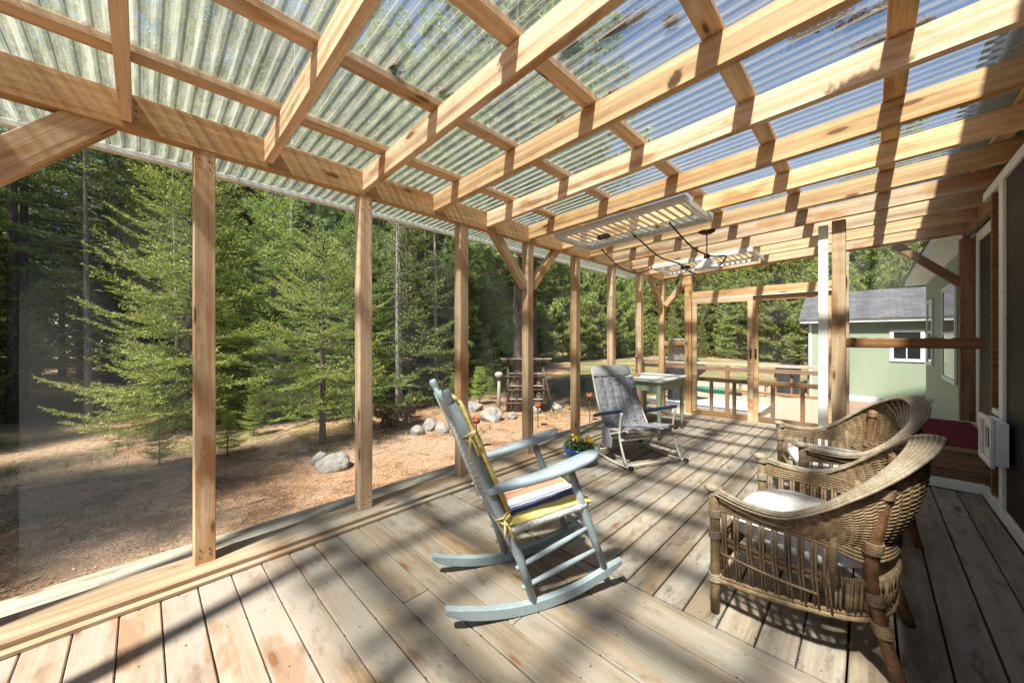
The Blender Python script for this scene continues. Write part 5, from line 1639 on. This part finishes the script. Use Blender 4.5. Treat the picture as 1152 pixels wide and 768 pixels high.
def cushion_for(chair, label):
    r = chair
    o = MB()
    def fn(u, v):
        a = u*2*math.pi; ca, sa = math.cos(a), math.sin(a); ex = .55
        q = math.sin(v*math.pi)**.45; z = .350+.098*(1-math.cos(v*math.pi))/2
        hw = .318-.05*max(0, -sa)
        pu = .012*mnoise.noise((ca*2, sa*2, v*3))
        return (math.copysign(abs(ca)**ex, ca)*hw*q, math.copysign(abs(sa)**ex, sa)*.262*q+.022, z+pu*(v > .3)+.008*(1-ca*ca)*(v > .5))
    o.grid(fn, 48, 20, True, True)
    c = o.build('seat_cushion', M['cushion_white']); c.matrix_world = Matrix.Translation(chair.location) @ Matrix.Rotation(chair.rotation_euler.z, 4, 'Z')
    return tag(c, label, 'cushion', 'white cushions on the wicker chairs')
w1 = wicker('wicker_armchair', 'nearer wicker armchair, its whole side and dark bamboo back post in view')
def facing(fx, fy): return math.atan2(fy, fx)-math.pi/2
w1.location = (-.189, 2.158, -.004); w1.rotation_euler = (0, 0, 1.479)
w2 = copy_tree(w1)
w2.location = (-.138, 3.40, -.004); w2.rotation_euler = (0, 0, 1.886)
w2['label'] = 'farther wicker armchair, half hidden behind the nearer wicker chair'
cushion_for(w1, 'white seat cushion in the nearer wicker armchair')
cushion_for(w2, 'white seat cushion in the farther wicker armchair')

# ------------------------------------------------------------------ grey padded folding rocker
def camp():
    f = (.906, -.423)
    th = facing(*f)
    mid = ((-1.644-1.33)/2, (3.225+3.847)/2)
    t = empty('folding_rocker', (mid[0], mid[1], 0), th, 'grey padded folding rocker with navy arms and beige tube frame by the post', 'folding chair')
    hw = .335
    T = M['beige_tube']
    def zr(s): return .013+.22*(s+.24)**2
    for sg in (-1, 1):
        x = sg*hw
        m = MB(); m.tube([(x, s, zr(s)) for s in np.linspace(-.62, .03, 14)], .0125, 9); m.build('runner', T, t)
        m = MB(); m.tube([(x, .02, zr(.02)+.006), (x, .055, zr(.05)+.006)], .020, 10); m.build('end_cap', M['black_plastic'], t)
        m = MB(); m.tube([(x, -.60, zr(-.60)), (x, -.645, zr(-.645))], .019, 10); m.build('end_cap', M['black_plastic'], t)
        m = MB(); m.tube(spline([(x, -.03, .03), (x, -.095, .16), (x, -.135, .29), (x, -.125, .42), (x, -.10, .53)], 14), .0115, 9); m.build('front_leg', T, t)
        m = MB(); m.tube(spline([(x, -.52, .035), (x, -.43, .16), (x, -.34, .25), (x, -.12, .335)], 12), .0115, 9); m.build('rear_leg', T, t)
        m = MB(); m.tube(spline([(x*.86, -.07, .343), (x*.86, -.30, .315), (x*.86, -.49, .275)], 8), .0115, 8); m.build('seat_tube', T, t)
        m = MB(); m.tube(spline([(x*.84, -.44, .27), (x*.82, -.60, .55), (x*.80, -.735, .90)], 10), .0115, 8); m.build('back_tube', T, t)
        m = MB()
        def arm(u, v):
            a = v*2*math.pi; s = -.60+.53*u; z = .405+.155*u; w = .026+.006*math.sin(u*3.1); e = min(1, min(u, 1-u)*14)**.5
            return (x+math.cos(a)*w*e, s, z+math.sin(a)*.02*e)
        m.grid(arm, 18, 13); fix_normals(m.build('armrest', M['navy_plastic'], t))
        m = MB(); m.tube([(x, -.085, .335), (x*.9, -.085, .335)], .017, 8); m.build('hinge', M['black_plastic'], t)
    for (s, z) in ((-.03, .03), (-.57, zr(-.57)), (-.12, .255)):
        m = MB(); m.tube([(-hw, s, z), (hw, s, z)], .0115, 8); m.build('cross_tube', T, t)
    # quilted sling
    prof = spline([(0, -.055, .352), (0, -.25, .325), (0, -.42, .288), (0, -.50, .33), (0, -.575, .50), (0, -.655, .70), (0, -.70, .80)], 60)
    m = MB()
    def sl(u, v):
        j = v*59; i = min(int(j), 58); p = prof[i].lerp(prof[i+1], j-i)
        tg = (prof[min(i+1, 59)]-prof[max(i-1, 0)]).normalized(); nr = V((0, tg.z, -tg.y))*-1
        nr = nr if nr.z > 0 else -nr
        x = (u-.5)*2
        ch = abs(math.sin(u*5*math.pi))**.5
        wr = .010*mnoise.noise((u*9, v*34, 1.0))*ch+.006*mnoise.noise((u*25, v*70, 4))*ch
        hwid = .285-.025*v
        return tuple(V((x*hwid, p.y, p.z))+nr*(.018*ch+wr+.004)-V((0, 0, .018*(1-x*x)*(1-v))))
    m.grid(sl, 81, 120)
    o = m.build('quilted_sling', M['grey_pad'], t); md = o.modifiers.new('s', 'SOLIDIFY'); md.thickness = .010; md.offset = -1
    m = MB()
    def hd(u, v):
        a = v*2*math.pi; x = (u-.5)*2; e = (1-abs(x)**6)**.5 if abs(x) < 1 else 0
        c = V((0, -.735, .875)); ax = V((0, -.37, .93)); nr = V((0, .93, .37))
        return tuple(V((x*.262, 0, 0))+c+ax*math.cos(a)*.072*(.55+.45*e)+nr*math.sin(a)*.022*e)
    m.grid(hd, 30, 20); fix_normals(m.build('headrest', M['grey_head'], t))
    # cloth bag hanging at the side
    m = MB()
    def bag(u, v):
        a = u*2*math.pi; z = .335-.19*v; w = .05*(.8+.5*math.sin(v*2.6))
        return (hw*1.0+math.cos(a)*.018+.006*mnoise.noise((a, v*4, 1)), -.36+math.sin(a)*w*1.3+.03*v, z)
    m.grid(bag, 20, 12, True, True); m.build('side_bag', M['grey_pad'], t)
camp()

# ------------------------------------------------------------------ green table with candlestick
tb = empty('green_table', (-2.13, 4.885, -.004), 0.03, 'small white topped table with sage green legs behind the grey folding rocker', 'table')
m = MB(); m.box(-.32, .32, -.47, .47, .715, .742, .005); m.build('tabletop', M['tabletop'], tb)
for sx in (-1, 1):
    for sy in (-1, 1):
        m = MB(); cx, cy = sx*.265, sy*.415
        m.plank((cx, cy, .45), (cx, cy, .714), .056, .056, up=(1, 0, 0)); m.tube([(cx, cy, .45), (cx, cy, .40), (cx, cy, .2), (cx, cy, 0)], [.030, .028, .024, .02], 10)
        m.build('leg', M['green_paint'], tb)
    m = MB(); m.plank((sx*.275, -.386, .655), (sx*.275, .386, .655), .02, .115); m.build('apron', M['green_paint'], tb)
    m = MB(); m.plank((-.236, sx*.425, .655), (.236, sx*.425, .655), .02, .115); m.build('apron', M['green_paint'], tb)
m = MB(); m.lathe([(.05, 0), (.05, .012), (.02, .025), (.012, .06), (.022, .08), (.012, .10), (.011, .18), (.02, .20), (.012, .215), (.018, .25), (.03, .262), (.024, .28), (.010, .285), (.009, .33), (.004, .335)], 16)
o = m.build('candlestick', M['turned_wood']); o.location = (-2.27, 4.74, .739); tag(o, 'slim turned brown candlestick on the white topped table', 'candlestick')

# ------------------------------------------------------------------ flower pot
pot = empty('flower_pot', (-2.05, 3.03, -.004), 0, 'round cobalt blue glazed pot of yellow pansies beside the post', 'flower pot')
m = MB(); m.lathe([(.085, 0), (.09, .01), (.125, .11), (.14, .158), (.15, .162), (.158, .172), (.155, .186), (.146, .188), (.136, .178), (.128, .15), (.02, .148)], 32); m.build('pot_body', M['blue_glaze'], pot)
m = MB(); m.lathe([(.134, .158), (.09, .166), (.03, .17), (.001, .171)], 20, caps=False); m.build('soil', M['soil'], pot)
random.seed(77)
m = MB()
for i in range(620):
    r = .125*math.sqrt(random.random()); a = random.uniform(0, 6.28); h = random.uniform(.01, .11)*(1-.4*r/.125)
    p = V((r*math.cos(a)*1.1, r*math.sin(a)*1.1, .17+h)); d = V((math.cos(a+random.gauss(0, 1)), math.sin(a+random.gauss(0, 1)), random.uniform(-.1, .9))).normalized()*random.uniform(.012, .024); s = d.orthogonal().normalized()*d.length*.55
    m.add([p, p+d*.5+s, p+d, p+d*.5-s], [(0, 1, 2, 3)])
m.build('foliage', M['leaf'], pot)
for i in range(15):
    r = random.uniform(.03, .15); a = random.uniform(0, 6.28); h = random.uniform(.26, .34)
    b = V((r*.5*math.cos(a), r*.5*math.sin(a), .18)); e = V((r*math.cos(a), r*math.sin(a), h-.25*r))
    m = MB(); nrm = V((math.cos(a)*.5+.5, math.sin(a)*.5-.6, .5)).normalized(); u_ = nrm.orthogonal().normalized(); w_ = nrm.cross(u_)
    for k in range(5):
        t_ = k*1.257; c = e+(u_*math.cos(t_)+w_*math.sin(t_))*.008
        m.add([c+(u_*math.cos(q)+w_*math.sin(q))*.0085+nrm*.003*math.cos(2*q) for q in np.linspace(0, 5.5, 8)], [tuple(range(8))])
    fl = m.build('flower', M['petal'] if i % 6 else M['petal_violet'], pot)
    m = MB(); m.tube([b, b.lerp(e, .6)+V((0, 0, .012)), e], .0018, 4); m.build('stem', M['leaf'], fl)

# ------------------------------------------------------------------ light, sky, camera
trav = V((-0.15, 0.62, -1.0))
sun = bpy.data.lights.new('sun', 'SUN'); sun.energy = 5.0; sun.angle = R(3.2); sun.color = (1.0, 0.94, 0.85)
so = bpy.data.objects.new('sun', sun); COL.objects.link(so); so.rotation_euler = trav.to_track_quat('-Z', 'Y').to_euler(); so.location = (3, -12, 20)
wd = bpy.data.worlds.new('World'); scene.world = wd; wd.use_nodes = True
wn = wd.node_tree.nodes; wl = wd.node_tree.links
bg = wn.get('Background') or wn.new('ShaderNodeBackground')
sk = wn.new('ShaderNodeTexSky'); sk.sky_type = 'NISHITA'; sk.sun_disc = False
d = -trav.normalized()
sk.sun_elevation = math.asin(d.z); sk.sun_rotation = math.atan2(d.x, d.y)
sk.air_density = 0.8; sk.dust_density = 0.2; sk.ozone_density = 0.9
wl.new(sk.outputs[0], bg.inputs[0]); bg.inputs[1].default_value = 0.085

cam = bpy.data.cameras.new('camera'); co = bpy.data.objects.new('camera', cam); COL.objects.link(co)
cam.sensor_width = 36; cam.lens = 409/1152*36; cam.clip_start = 0.02; cam.clip_end = 3000
co.location = (0, 0, 1.25)
co.rotation_euler = (R(90), 0, math.atan2(0.701, 0.713))
cam.shift_y = -3/1152
scene.camera = co

vs = scene.view_settings
vs.view_transform = 'Standard'; vs.look = 'None'; vs.exposure = 1.45; vs.gamma = 1; vs.use_curve_mapping = False
cy = scene.cycles
cy.use_denoising = True; cy.transparent_max_bounces = 20; cy.max_bounces = 7; cy.diffuse_bounces = 4; cy.glossy_bounces = 2; cy.transmission_bounces = 4
cy.sample_clamp_indirect = 6; cy.caustics_reflective = False; cy.caustics_refractive = False
